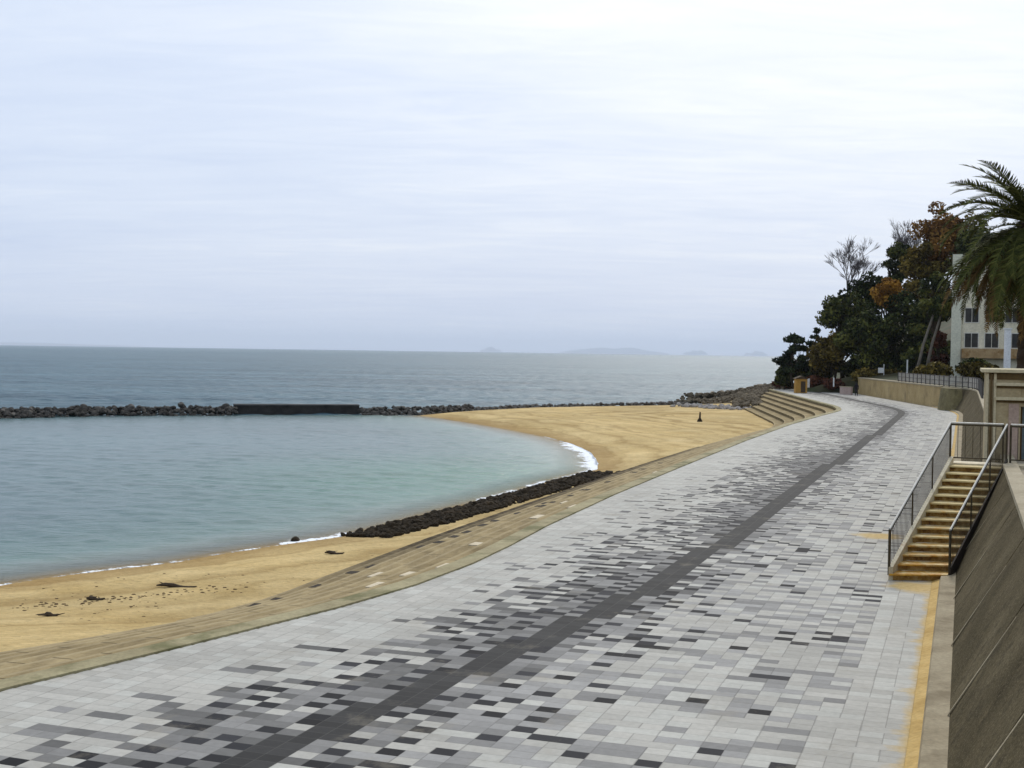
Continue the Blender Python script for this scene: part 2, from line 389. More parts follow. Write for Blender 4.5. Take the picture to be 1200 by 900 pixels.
def sand_h(P):
    d = sdist(P)
    s = P[:, 0] * math.sin(TH0) + P[:, 1] * math.cos(TH0)
    k = np.clip((s - 19) / 14, 0, 1); k = k * k * (3 - 2 * k)
    k2 = np.clip((s - 85) / 30, 0, 1)
    cap = -1.12 * (1 - k) + (-2.10 + .16 * k2) * k
    h = np.where(d > 0, -2.4 + (0.105 * (1 - k) + (.054 + .058 * k2) * k) * d, -2.4 + 0.10 * d)
    h = np.where(h > cap - .15, cap - .15 + .15 * (1 - np.exp(-(h - cap + .15) / .15)), h)
    n = np.array([mnoise.fractal((x * .25, y * .25, 0), 0.9, 2.1, 4) + .5 * mnoise.noise((x * 1.1, y * 1.1, 3)) for x, y in P]) * 0.04
    return np.maximum(h, -4.0) + np.where(d > 1.0, n, n * np.clip(d, 0, 1)), d

# ------------------------------------------------------------------ beach
def grid_obj(name, xs, ys, hf, mat, keep=None, kind='structure'):
    X, Y = np.meshgrid(xs, ys); P = np.stack([X.ravel(), Y.ravel()], 1)
    h, at = hf(P)
    nx, ny = len(xs), len(ys)
    idx = np.arange(nx * ny).reshape(ny, nx)
    q = np.stack([idx[:-1, :-1].ravel(), idx[:-1, 1:].ravel(), idx[1:, 1:].ravel(), idx[1:, :-1].ravel()], 1)
    if keep is not None:
        kk = keep(P); q = q[kk[q].all(1)]
    me = bpy.data.meshes.new(name)
    me.from_pydata(np.column_stack([P, h]).tolist(), [], q.tolist())
    for k, v in at.items():
        a = me.attributes.new(k, 'FLOAT', 'POINT'); a.data.foreach_set('value', v.astype(np.float32))
    me.polygons.foreach_set('use_smooth', [True] * len(me.polygons)); me.materials.append(mat)
    o = bpy.data.objects.new(name, me); COL.objects.link(o); o['kind'] = kind
    return o
def beach_f(P):
    h, d = sand_h(P)
    return h, {'sd': d, 'wet': np.clip(1 - (d - 0.6) / 1.8, 0, 1)}
def beach_keep(P):
    s = P[:, 0] * math.sin(TH0) + P[:, 1] * math.cos(TH0); t = P[:, 0] * math.cos(TH0) - P[:, 1] * math.sin(TH0)
    return ((t < -9) | (s > 100)) & ~((t > -12) & (s < 96))
xs = np.concatenate([np.arange(-62, -24, 1.5), np.arange(-24, 42, 0.55)])
ys = np.concatenate([np.arange(-6, 17, 1.5), np.arange(17, 86, 0.6), np.arange(86, 208, 1.1)])
def bk(P):
    s = P[:, 0] * math.sin(TH0) + P[:, 1] * math.cos(TH0); t = P[:, 0] * math.cos(TH0) - P[:, 1] * math.sin(TH0)
    return (t < -12.4) | (s > 126)
grid_obj('beach_sand', xs, ys, beach_f, M['sand'], bk)

# ------------------------------------------------------------------ water
m = NT('sea_water'); p = m.pos()
dep = m.attr('depth').outputs['Fac']; outer = m.attr('outer').outputs['Fac']; fo = m.attr('foam').outputs['Fac']; green = m.attr('green').outputs['Fac']
lag = m.ramp(dep, [(0.0, (0.26, 0.23, 0.14)), (0.10, (0.21, 0.235, 0.185)), (0.30, (0.10, 0.18, 0.15)), (0.65, (0.062, 0.135, 0.122)), (1.0, (0.07, 0.13, 0.13))])
lag = m.mix(green, lag, (0.045, 0.18, 0.115))
big = m.n('ShaderNodeMapping'); big.inputs['Scale'].default_value = (0.012, 0.05, 1); m.l(p, big.inputs['Vector'])
pat = m.noise(1.0, 5, 0.6, big.outputs[0])
st_ = m.n('ShaderNodeMapping'); st_.inputs['Scale'].default_value = (0.12, 0.55, 1); m.l(p, st_.inputs['Vector'])
lag = m.mix(0.55, lag, m.ramp(m.noise(1.0, 6, 0.7, st_.outputs[0]), [(0.3, 0.72), (0.7, 1.28)]), 'MULTIPLY')
lag = m.mix(0.6, lag, m.ramp(pat, [(0.3, 0.75), (0.7, 1.2)]), 'MULTIPLY')
ss_ = m.n('ShaderNodeMapping'); ss_.inputs['Scale'].default_value = (0.035, 0.16, 1); m.l(p, ss_.inputs['Vector'])
sstr = m.ramp(m.noise(1.0, 7, 0.75, ss_.outputs[0]), [(0.32, 0.55), (0.68, 1.45)])
sea = m.ramp(pat, [(0.3, (0.038, 0.085, 0.112)), (0.7, (0.090, 0.165, 0.195))])
sea = m.mix(0.6, sea, sstr, 'MULTIPLY')
a = m.mix(outer, lag, sea)
w1 = m.n('ShaderNodeMapping'); w1.inputs['Scale'].default_value = (0.7, 1.6, 1); w1.inputs['Rotation'].default_value = (0, 0, R(8)); m.l(p, w1.inputs['Vector'])
wa = m.noise(1.1, 5, 0.62, w1.outputs[0])
w2 = m.n('ShaderNodeMapping'); w2.inputs['Scale'].default_value = (0.06, 0.22, 1); w2.inputs['Rotation'].default_value = (0, 0, R(-5)); m.l(p, w2.inputs['Vector'])
wb = m.noise(1.0, 6, 0.68, w2.outputs[0])
fn = m.noise(2.3, 6, 0.75, p)
fm = m.ramp(m.math('ADD', fo, m.math('MULTIPLY', m.math('SUBTRACT', m.math('ADD', m.math('MULTIPLY', fn, .55), m.math('MULTIPLY', m.noise(.55, 3, .6, p), .45)), 0.5), 2.2)), [(0.48, 0.0), (0.66, 1.0)])
fm = m.math('MULTIPLY', fm, m.ramp(fo, [(0.02, 0.0), (0.2, 1.0)]))
a = m.mix(fm, a, (0.85, 0.87, 0.88))
m.color(a)
hh = m.math('ADD', m.math('MULTIPLY', wa, 0.34), m.math('MULTIPLY', m.math('MULTIPLY', wb, outer), 1.6))
bp = m.n('ShaderNodeBump'); bp.inputs['Distance'].default_value = 1.0
m.l(m.math('ADD', m.math('MULTIPLY', outer, 0.35), 0.5), bp.inputs['Strength'])
m.l(hh, bp.inputs['Height']); m.l(bp.outputs[0], m.b.inputs['Normal'])
m.l(m.math('MAXIMUM', m.math('ADD', 0.22, m.math('MULTIPLY', outer, 0.15)), m.math('MULTIPLY', fm, 0.9)), m.b.inputs['Roughness'])
tr = m.n('ShaderNodeBsdfTransparent'); mx = m.n('ShaderNodeMixShader')
m.l(m.math('MAXIMUM', m.ramp(dep, [(0.0, 0.12), (0.05, 0.55), (0.22, 1.0)]), fm), mx.inputs[0]); m.l(tr.outputs[0], mx.inputs[1]); m.l(m.b.outputs[0], mx.inputs[2])
m.l(mx.outputs[0], m.out.inputs['Surface'])
m.b.inputs['IOR'].default_value = 1.33
m.l(m.math('SUBTRACT', 0.38, m.math('MULTIPLY', outer, 0.24)), m.b.inputs['Specular IOR Level'])
m.mat.use_transparent_shadow = True
M['water'] = m.mat

rs = [12.0]
while rs[-1] < 215: rs.append(rs[-1] * 1.0062)
while rs[-1] < 900: rs.append(rs[-1] * 1.012)
while rs[-1] < 60000: rs.append(rs[-1] * 1.12)
th = np.concatenate([np.linspace(R(-100), R(-26), 50)[:-1], np.linspace(R(-26), R(16), 330)[:-1], np.linspace(R(16), R(100), 60)])
RR, TT = np.meshgrid(rs, th); PW = np.stack([(RR * np.sin(TT)).ravel(), (RR * np.cos(TT)).ravel()], 1)
dW = sdist(PW); lagm = inside(PW, LAG)
outr = np.where(lagm, 0.0, 1.0)
fa = [G(420, 626, -2.4), G(400, 629, -2.4), G(370, 634, -2.4), G(345, 637, -2.4)]
fb = [G(700, 550, -2.4), G(700, 543, -2.4), G(692, 530, -2.4), G(668, 519, -2.4)]
fl = shore[2:13]
ff = shore[15:23]
near = RR.ravel() < 240
foam = np.zeros(len(PW)); Pn = PW[near]
fo_ = np.maximum.reduce([1.0 * np.clip(1 - polyd(Pn, fa) / 1.3, 0, 1), 0.92 * np.clip(1 - polyd(Pn, fb) / 2.3, 0, 1), 0.62 * np.clip(1 - polyd(Pn, fl) / 0.8, 0, 1), 0.7 * np.clip(1 - polyd(Pn, ff) / 1.1, 0, 1)])
foam[near] = fo_
gc = np.array(G(560, 560, -2.4).xy)
grn = np.exp(-(((PW[:, 0] - gc[0]) / 14) ** 2 + ((PW[:, 1] - gc[1]) / 14) ** 2)) * 0.9
rw_ = np.random.default_rng(4)
def waves(P, lmin, lmax, n, spread, az):
    h = np.zeros(len(P)); tot = 0
    for _ in range(n):
        lam = lmin * (lmax / lmin) ** rw_.random(); a = az + rw_.normal() * spread; k = 2 * np.pi / lam
        w_ = lam ** .8; tot += w_ * w_ * .5
        ph = k * (P[:, 0] * np.sin(a) + P[:, 1] * np.cos(a)) + rw_.random() * 6.28
        h += w_ * np.sin(ph + .35 * np.sin(ph))
    return h / math.sqrt(tot)
lev = np.clip((-dW - .3) / 4, 0, 1)
ampf = np.clip(1.3 - RR.ravel() / 1100, 0, 1)
zw_ = -2.4 + (1 - outr) * lev * .02 * waves(PW, .8, 3.2, 26, .6, R(200)) + outr * lev * ampf * .075 * waves(PW, 3.2, 15, 34, .45, R(195))
zw_ += outr * lev * ampf * .05 * waves(PW, 2.2, 5, 20, .7, R(210))
me = bpy.data.meshes.new('water')
nr, nt_ = len(rs), len(th); idx = np.arange(nr * nt_).reshape(nt_, nr)
q = np.stack([idx[:-1, :-1].ravel(), idx[:-1, 1:].ravel(), idx[1:, 1:].ravel(), idx[1:, :-1].ravel()], 1)
kk = dW < 3.5; q = q[kk[q].any(1)]
me.from_pydata(np.column_stack([PW, zw_]).tolist(), [], q[:, ::-1].tolist())
for k, v in {'depth': np.clip(-dW / 14, 0, 1), 'outer': outr, 'foam': foam, 'green': grn}.items():
    a_ = me.attributes.new(k, 'FLOAT', 'POINT'); a_.data.foreach_set('value', v.astype(np.float32))
me.materials.append(M['water']); me.polygons.foreach_set('use_smooth', [True] * len(me.polygons))
wo = bpy.data.objects.new('water', me); COL.objects.link(wo); wo['kind'] = 'structure'
sb = MB(); sb.face([(-64000, -64000, -9), (64000, -64000, -9), (64000, 64000, -9), (-64000, 64000, -9)])
tag(sb.build('ground', M['hill']), kind='structure')

# ------------------------------------------------------------------ promenade tiles
TS, TL = 0.31, 0.255
def promenade():
    r = random.Random(3)
    s0, s1 = -14.0, 205.0
    rows = int((s1 - s0) / TL); cols = int(15.0 / TS)
    V, Fc, colr, uvs, stain = [], [], [], [], []
    t_right = -0.60
    prev_dark = set()
    LIGHT, MID, DARK = (0.445, 0.425, 0.37), (0.215, 0.208, 0.192), (0.020, 0.020, 0.022)
    BL_ = Vector(G(1040, 680)); stair_st = [ST(*G(1030, 628).xy), ST(*G(1075, 688).xy)]
    for j in range(rows):
        sa = s0 + j * TL; sb_ = sa + TL; sm_ = (sa + sb_) / 2
        tl = lut(LEFT, sm_); bc = lut(BAND, sm_)
        bi = round((t_right - bc) / TS)              # band column index
        bi = bi - (bi % 1)
        i = 0; row_dark = set()
        while i < cols:
            ta = t_right - i * TS
            if ta <= tl + 0.02: break
            w = 1
            tm = ta - TS / 2
            dcol = i - bi
            if dcol in (-1, 0):
                c = Vector((0.040, 0.039, 0.037)) * r.uniform(0.8, 1.2)
            else:
                x = r.random()
                wob = mnoise.noise((sm_ * .09, tm * .35, 3.1))
                if tm < bc:                          # sea side
                    k = (bc - tm) / max(0.1, bc - tl)
                    pd = 0.52 * max(0, 1 - k * 1.45) ** 0.9 * (1 + .8 * wob); pm = 0.52 * max(0, 1 - k * 1.15) * (1 + .6 * wob)
                else:
                    k = (tm - bc) / max(0.1, t_right - bc)
                    pd = 0.32 * max(0, 1 - k * 2.4) + 0.055 * (k < 0.82); pm = (0.36 * max(0, 1 - k) + 0.2 * (k < 0.84)) * (1 + .6 * wob)
                if k > 0.86 and tm > bc: pd = pm = 0
                near_ = (i in prev_dark) or (i - 1 in row_dark)
                if x < pd and near_ and r.random() < .75: x = pd + pm * r.random()
                if x < pd: row_dark.add(i); c = Vector(DARK) * r.uniform(0.6, 1.9)
                elif x < pd + pm: c = Vector(MID) * (r.uniform(0.5, 1.3) if tm < bc or k < .15 else r.uniform(1.0, 1.7))
                else:
                    c = Vector(LIGHT) * r.uniform(0.88, 1.1)
                    if r.random() < .25: c = c.lerp(Vector((0.50, 0.49, 0.43)), .7)
                if r.random() < (0.04 if x < pd else 0.16) and i + 1 < cols and (dcol < -2 or dcol > 0): w = 2
            tb = max(ta - TS * w, tl)
            b = len(V)
            for (ss, tt) in ((sa, ta), (sb_, ta), (sb_, tb), (sa, tb)):
                V.append(tuple(C(ss, tt, 0.0)))
                d = (tt + 0.60)
                st_ = 0.7 * sstep(-0.34, 0.0, d) * (1 if ss < 75 else .5)
                for (qs, qt), rad in zip(stair_st, (1.25, 1.3)):
                    st_ = max(st_, 1.15 * (1 - min(1, math.hypot((ss - qs) * 1.0, (tt - qt)) / rad)))
                stain.append(st_)
            uvs += [(0, 0), (1, 0), (1, w), (0, w)] if w == 1 else [(0, 0), (1, 0), (1, 1), (0, 1)]
            Fc.append((b, b + 3, b + 2, b + 1)); colr.append(c)
            uvs[-4:] = [uvs[-4], uvs[-1], uvs[-2], uvs[-3]]
            i += w
        prev_dark = row_dark
    me = bpy.data.meshes.new('promenade_paving')
    me.from_pydata(V, [], Fc)
    ul = me.uv_layers.new(name='grid'); ul.data.foreach_set('uv', [c for q in uvs for c in q])
    ca = me.attributes.new('tile_colour', 'FLOAT_COLOR', 'FACE'); ca.data.foreach_set('color', [k for c in colr for k in (*c, 1)])
    sa_ = me.attributes.new('stain', 'FLOAT', 'POINT'); sa_.data.foreach_set('value', stain)
    me.materials.append(M['paving'])
    o = bpy.data.objects.new('promenade_paving', me); COL.objects.link(o); o['kind'] = 'structure'
    if me.polygons[0].normal.z < 0: me.flip_normals()
promenade()
SS = [x for x in np.arange(-14, 114, 1.0)] + [x for x in np.arange(114, 140, 0.6)] + [x for x in np.arange(140, 206, 1.5)]
# fill under the tiles
b = MB()
for a_, c_ in zip(SS, SS[1:]):
    b.face([C(a_, lut(LEFT, a_) - .2, -0.012), C(a_, 0.2, -0.012), C(c_, 0.2, -0.012), C(c_, lut(LEFT, c_) - .2, -0.012)])
tag(b.build('promenade_bed', M['toe']), kind='structure')

# ------------------------------------------------------------------ stepped seawall
sw = thing('seawall_steps', C(40, -14, -1), 'broad tan concrete stepped seawall descending from the promenade to the sand', 'seawall')
b = MB(); alg = []; offa = []; alo = []
prof = [(0.45, -0.05)]
NST, TR_, RI = 7, 0.98, 0.285
o_ = 0.45
prof = [(o_, -0.02), (o_, -RI)]
for k in range(1, NST + 1):
    o_ += TR_; prof.append((o_, -RI * k - 0.03)); prof.append((o_, -RI * (k + 1)))
prof.append((o_ + 0.5, -RI * (NST + 1) - .02)); prof.append((o_ + 0.6, -4.0))
rows = []
def rk(s): return .58 + .42 * sstep(16, 34, s)
for s in SS:
    tl = lut(LEFT, s); row = []
    for (o, z) in prof:
        z = z * rk(s) if z > -3.5 else z
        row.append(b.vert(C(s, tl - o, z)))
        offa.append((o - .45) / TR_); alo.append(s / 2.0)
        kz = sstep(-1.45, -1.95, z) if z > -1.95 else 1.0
        kz = 1 - sstep(-1.95, -1.35, z)
        alg.append(kz * sstep(29, 44, s) * (1 - sstep(84, 106, s)))
    rows.append(row)
for A, B in zip(rows, rows[1:]):
    for i in range(len(prof) - 1):
        b.f.append([A[i], B[i], B[i + 1], A[i + 1]]); b.m.append(0)
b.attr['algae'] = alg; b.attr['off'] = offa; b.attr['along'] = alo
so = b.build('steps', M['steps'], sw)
b = MB()
for a_, c_ in zip(SS, SS[1:]):
    la, lc = lut(LEFT, a_), lut(LEFT, c_)
    A = [C(a_, la, -.05), C(a_, la, .035), C(a_, la - .47, .03), C(a_, la - .47, -.10)]
    B = [C(c_, lc, -.05), C(c_, lc, .035), C(c_, lc - .47, .03), C(c_, lc - .47, -.10)]
    for i in range(3): b.face([A[i], B[i], B[i + 1], A[i + 1]])
b.build('coping', M['coping'], sw)
def step_z(o, s=99):
    k = int((o - 0.45) / TR_) + 1
    return (-RI * k - 0.03 * ((o - .45) / TR_ - (k - 1))) * rk(s)
r = random.Random(5)
# flat dark slabs painting the shade of drain holes, two rows along the lower steps
n_h = 0
for row, (doff, ph) in enumerate(((-.3, 0.0), (.32, 0.7))):
    s = 28.5 + ph
    while s < 84 and n_h < 88:
        tl = lut(LEFT, s); off = 6.55 - 1.9 * sstep(31, 50, s) + doff
        L_ = r.uniform(.42, .72); w_ = r.uniform(.2, .34); o2 = off + r.uniform(-.1, .1)
        kk_ = int((o2 - .45) / TR_); o2 = min(max(o2, .45 + kk_ * TR_ + w_ / 2 + .03), .45 + (kk_ + 1) * TR_ - w_ / 2 - .03); z = step_z(o2, s); b = MB()
        P4 = [C(s + i * L_ / 2 * r.uniform(.75, 1.1), tl - o2 + j * w_ / 2 * r.uniform(.7, 1.1), z - .02) for i, j in ((-1, -1), (0, -1.1), (1, -1), (1.1, 0), (1, 1), (0, 1.1), (-1, 1))]
        b.prism(P4, (0, 0, .027))
        ho = b.build('dark_drain_slab', M['hole'], sw)
        n_h += 1
        s += r.choice([1.3, 1.3, 1.3, 2.6]) * (1 if s < 55 else 1.5) + r.uniform(-.2, .2)
for (u, v, zz) in ((500, 678, -.6), (452, 665, -.9), (581, 640, -.6), (640, 607, -.6), (746, 583, -.3), (665, 590, -.9), (757, 570, -.6), (712, 596, -.3), (550, 667, -.3), (820, 556, -.3), (430, 690, -.6)):
    q = G(u, v, zz); s, t = ST(q.x, q.y); tl = lut(LEFT, s); off = max(.9, min(6.5, tl - t)); k = int((off - .45) / TR_); off = .45 + (k + .5) * TR_
    z = step_z(off, s); L_ = r.uniform(.5, .95); w_ = r.uniform(.4, .62); b = MB()
    b.prism([C(s + i * L_ / 2, tl - off + j * w_ / 2, z - .006 - .03 * .5 * 0) for i, j in ((-1, -1), (1, -1), (1, 1), (-1, 1))], (0, 0, .03))
    po = b.build('paving_slab', M['pale_slab'], sw)

# ------------------------------------------------------------------ battered retaining wall
rw = thing('retaining_wall', C(20, 0, 0), 'dark brown battered concrete wall rising along the right side of the promenade', 'wall')
WTOP = 2.15
def batter(s):                    # cross-section parameters
    k = sstep(126, 136, s)
    return 1.05 * (1 - k) + 0.05 * k
joints = [18.4 + 4.5 * k for k in range(-7, 25)]
b = MB()
edges = [-13.0] + [j for j in joints if -12 < j < 134] + [135.5]
for a0, a1 in zip(edges, edges[1:]):
    p0, p1 = a0 + .04, a1 - .04
    nseg = 6; ss = [p0 + (p1 - p0) * i / nseg for i in range(nseg + 1)]
    nz = 5; grid = []
    for s in ss:
        bt = batter(s); grid.append([b.vert(C(s, -.12 + (bt + .12) * i / nz, .10 + (WTOP - .10) * i / nz)) for i in range(nz + 1)])
    for A, B in zip(grid, grid[1:]):
        for i in range(nz):
            b.f.append([A[i], A[i + 1], B[i + 1], B[i]]); b.m.append(0)
    for s in (p0, p1):            # joint cheeks
        bt = batter(s)
        b.face([C(s, -.12, .10), C(s, bt, WTOP), C(s, bt + .06, WTOP - .02), C(s, -.05, .06)])
for a_, c_ in zip(SS, SS[1:]):
    if c_ > 137: break
    b.face([C(a_, -.075, .05), C(a_, batter(a_) + .045, WTOP - .01), C(c_, batter(c_) + .045, WTOP - .01), C(c_, -.075, .05)], 1)
b.build('face', [M['batter'], M['hole']], rw)
b = MB()
for j in joints:
    if -12 < j < 120:
        for w0_, w1_ in ((-.10, -.042),):
            q = [C(j + w0_, -.115, .14), C(j + w1_, -.115, .14), C(j + w1_, batter(j) - .03, WTOP - .1), C(j + w0_, batter(j) - .03, WTOP - .1)]
            b.prism(q, (C(j, -1, 0) - C(j, -.988, 0)) + Vector((0, 0, .006)))
b.build('joint_lip', M['toe'], rw)
b = MB()
for a_, c_ in zip(SS, SS[1:]):
    if c_ > 138: break
    A = [C(a_, -.62, -.01), C(a_, -.44, .05), C(a_, -.41, .13), C(a_, -.10, .135), C(a_, -.10, .02)]
    B = [C(c_, -.62, -.01), C(c_, -.44, .05), C(c_, -.41, .13), C(c_, -.10, .135), C(c_, -.10, .02)]
    for i in range(4): b.face([A[i], A[i + 1], B[i + 1], B[i]], 1 if i == 0 else 0)
b.build('toe_kerb', [M['toe'], rough_mat('sand_filled_gutter', (0.40, 0.25, 0.07), (0.58, 0.40, 0.15), 1.4, 14)], rw)
b = MB()
for a_, c_ in zip(SS, SS[1:]):
    if c_ > 138: break
    ba, bc_ = batter(a_), batter(c_)
    A = [C(a_, ba - .05, WTOP - .06), C(a_, ba - .05, WTOP + .06), C(a_, ba + .32, WTOP + .06), C(a_, ba + .32, WTOP - .3)]
    B = [C(c_, bc_ - .05, WTOP - .06), C(c_, bc_ - .05, WTOP + .06), C(c_, bc_ + .32, WTOP + .06), C(c_, bc_ + .32, WTOP - .3)]
    for i in range(3): b.face([A[i], A[i + 1], B[i + 1], B[i]])
b.build('coping', M['wall_cap'], rw)

# far vertical tan wall round the bend
fw = thing('sea_wall', C(155, 0, 0), 'low orange tan concrete wall round the far bend below the dark trees', 'wall')
b = MB()
ss = list(np.arange(135.6, 182, 1.4))
for a_, c_ in zip(ss, ss[1:]):
    b.prism([C(a_, -.30, -.05), C(a_, .45, -.05), C(c_, .45, -.05), C(c_, -.30, -.05)], (0, 0, 2.15))
b.build('wall_body', M['tan_wall'], fw)
b = MB()
for a_, c_ in zip(ss, ss[1:]):
    b.prism([C(a_, -.38, 2.10), C(a_, .55, 2.10), C(c_, .55, 2.10), C(c_, -.38, 2.10)], (0, 0, .13))
b.build('coping', M['wall_cap'], fw)
# bulging end buttress where the sloped wall meets the vertical one
bt = thing('buttress', C(131, -.5, 0), 'rounded olive concrete buttress bulging where the sloped wall meets the tan wall', 'buttress')
b = MB(); n = 14; ringz = [(-.02, 1.0), (.5, .97), (1.0, .93), (1.5, .88), (1.95, .83), (2.13, .80)]
rings = []
for z, k in ringz:
    rings.append([b.vert(C(131 + 3.2 * math.sin(math.pi * i / n - math.pi / 2), .5 - 1.75 * k * math.cos(math.pi * i / n - math.pi / 2), z)) for i in range(n + 1)])
for A, B in zip(rings, rings[1:]):
    for i in range(n): b.f.append([A[i], A[i + 1], B[i + 1], B[i]]); b.m.append(0)
b.f.append(rings[-1]); b.m.append(0)
b.build('buttress_body', rough_mat('olive_concrete', (0.12, 0.10, 0.045), (0.24, 0.20, 0.10), 0.8, 6, c3=(0.07, 0.06, 0.03), s3=.7, th3=.55), bt)

# ------------------------------------------------------------------ terrain to the right and the headland
def hill_z(s, t):
    base = 2.08
    h = 15 * sstep(140, 225, s + 0.15 * t) * sstep(2, 42, t) + 6 * sstep(30, 90, t)
    n = mnoise.fractal((s * .03, t * .03, 1.3), 1, 2, 4) * 1.2 * sstep(142, 168, s)
    q = sstep(176, 184, s)
    base = base * (1 - q) + q * (-2.0 + (base + 2.0) * sstep(-12, 2, t) ** .7)
    return base + h + n
def lb(s):                         # left border of the land
    if s < 138: return batter(s) + .30
    if s < 183: return .40
    return .40 - 10.5 * sstep(183, 188, s) + .32 * max(0, s - 198)
b = MB(); ssl = list(np.arange(-30, 138, 4.0)) + list(np.arange(138, 320, 2.4)); tn = [0, .02, .05, .1, .16, .24, .34, .46, .6, .78, 1.0]
grid = []
for s in ssl:
    l = lb(s); row = []
    for i, k in enumerate(tn):
        t = l + (130 - l) * k
        z = hill_z(s, t)
        if s > 183: z = z if i > 0 else -2.8
        if i == 0 and s <= 183: z = 2.06
        row.append(b.vert(C(s, t, z)))
    grid.append(row)
for A, B in zip(grid, grid[1:]):
    for i in range(len(tn) - 1):
        b.f.append([A[i], A[i + 1], B[i + 1], B[i]])
        sA = ssl[grid.index(A)]; b.m.append(0 if sA < 104 else 1)
tag(b.build('hillside', [M['terrace'], M['hill']], smooth=True), kind='structure')
def ground_z(x, y):
    best = None                    # invert C by search
    s = max(0, min(320, ST(x, y)[0]))
    for _ in range(12):
        p0 = C(s, 0); p1 = C(s + .5, 0); d = (p1 - p0).xy.normalized()
        s += (Vector((x, y)) - p0.xy).dot(d); s = max(0, min(360, s))
    p0 = C(s, 0); d = (C(s + .5, 0) - p0).xy.normalized(); t = (Vector((x, y)) - p0.xy).dot(Vector((d.y, -d.x)))
    if t < lb(s): return 0.0, s, t
    return hill_z(s, t), s, t

# ------------------------------------------------------------------ staircase
A0, B0 = G(1041, 680, 0), G(1112, 681, 0)
A1, B1 = G(1113, 544, 2.1), G(1179, 547, 2.1)
stc = thing('staircase', (A0 + B0) / 2, 'rust stained cream metal staircase climbing the wall from the promenade', 'staircase')
NS = 14; rise = 2.1 / NS
def SP(k, w, z=None):              # point on the flight: k 0..1 along, w 0..1 across
    a = A0.lerp(A1, k); c = B0.lerp(B1, k); q = a.lerp(c, w)
    return Vector((q.x, q.y, z if z is not None else 2.1 * k))
for i in range(NS):
    k0, k1 = i / NS, (i + 1) / NS
    z = rise * (i + 1)
    b = MB(); e = .06 / NS * 3
    b.prism([SP(k0 - e * .8, 0.02, z - .035), SP(k0 - e * .8, .98, z - .035), SP(k1, .98, z - .035), SP(k1, 0.02, z - .035)], (0, 0, .035))
    tr_ = b.build('tread', M['rust'], stc)
    b = MB()
    b.prism([SP(k0 + .002, .03, z - rise + .002), SP(k0 + .002, .97, z - rise + .002), SP(k0 + .006, .97, z - rise + .002), SP(k0 + .006, .03, z - rise + .002)], (0, 0, rise - .04))
    b.build('riser', M['riser'], stc)
for w, mt, hb in ((0.0, M['stringer'], .20), (1.0, M['stringer_shaded'], .42)):
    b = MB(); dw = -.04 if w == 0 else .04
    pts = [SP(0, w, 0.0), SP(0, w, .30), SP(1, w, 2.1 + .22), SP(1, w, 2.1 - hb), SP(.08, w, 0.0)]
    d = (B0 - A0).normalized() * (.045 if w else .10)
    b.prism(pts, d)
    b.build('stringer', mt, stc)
# landing
pd = (A1 - A0).xy.normalized(); wd = (B1 - A1).xy.normalized()
pd3, wd3 = Vector((pd.x, pd.y, 0)), Vector((wd.x, wd.y, 0))
b = MB()
L0 = A1.copy(); L0.z = 2.1
b.prism([L0 + Vector((0, 0, -.10)), L0 + wd3 * 2.6 + Vector((0, 0, -.10)), L0 + wd3 * 2.6 + pd3 * .8 + Vector((0, 0, -.10)), L0 + pd3 * .8 + Vector((0, 0, -.10))], (0, 0, .14))
b.build('landing', M['stringer'], stc)
b = MB()
q = Vector((B1.x, B1.y, 0))
b.prism([q + wd3 * .02 + Vector((0, 0, 1.72)), q + wd3 * .85 + Vector((0, 0, 1.72)), q + wd3 * .85 + pd3 * .7 + Vector((0, 0, 1.72)), q + wd3 * .02 + pd3 * .7 + Vector((0, 0, 1.72))], (0, 0, .275))
b.build('landing_block', rough_mat('landing_block_concrete', (0.42, 0.38, 0.30), (0.54, 0.5, 0.42), 2, 15), stc)
b = MB()
for w in (.12, .88):               # landing legs
    q = SP(1, w, 0); b.tube([q + Vector((0, 0, .02)), q + Vector((0, 0, 2.0))], .045)
b.build('support_leg', M['rail_dark'], stc)

def railing(parent, path, hgt, n_post, mats, bal_gap=.14, light_top=True):
    """path: list of base points (polyline); builds handrail, posts, balusters"""
    rl = bpy.data.objects.new('railing', None); COL.objects.link(rl); rl.parent = parent
    up = Vector((0, 0, 1))
    b = MB()
    for p0, p1 in zip(path, path[1:]):
        b.tube([p0 + up * hgt, p1 + up * hgt], .024, 8)
    b.build('handrail', M['rail_light'] if light_top else M['rail_dark'], rl)
    b = MB()
    for p0, p1 in zip(path, path[1:]):
        b.tube([p0 + up * (hgt - .05), p1 + up * (hgt - .05)], .026, 6)
    b.build('top_rail', M['rail_dark'], rl)
    b = MB()
    for p0, p1 in zip(path, path[1:]): b.tube([p0 + up * .09, p1 + up * .09], .02, 6)
    b.build('bottom_rail', M['rail_dark'], rl)
    first = None
    for p0, p1 in zip(path, path[1:]):
        for i in range(n_post + 1):
            p = p0.lerp(p1, i / n_post); b = MB()
            b.tube([p, p + up * (hgt - .01)], .03 if i in (0, n_post) else .022, 6)
            b.build('post', M['rail_dark'], rl)
    proto = None
    for p0, p1 in zip(path, path[1:]):
        n = max(2, int((p1 - p0).length / bal_gap))
        for i in range(1, n):
            p = p0.lerp(p1, i / n)
            if proto is None:
                b = MB(); b.tube([p + up * .09, p + up * (hgt - .08)], .008, 5, cap=False); bo = b.build('baluster', M['rail_dark'], rl); proto = (bo, p)
            else:
                c = proto[0].copy(); COL.objects.link(c); c.parent = rl; c.location = Vector(proto[0].location) + (p - proto[1])
    return rl
def lift(k, w): return SP(k, w, 2.1 * k + .10)
railing(stc, [lift(0.005, .0), lift(1.0, .0)], 1.04, 3, None)
railing(stc, [lift(0.005, 1.0), lift(1.0, 1.0)], 1.04, 3, None)
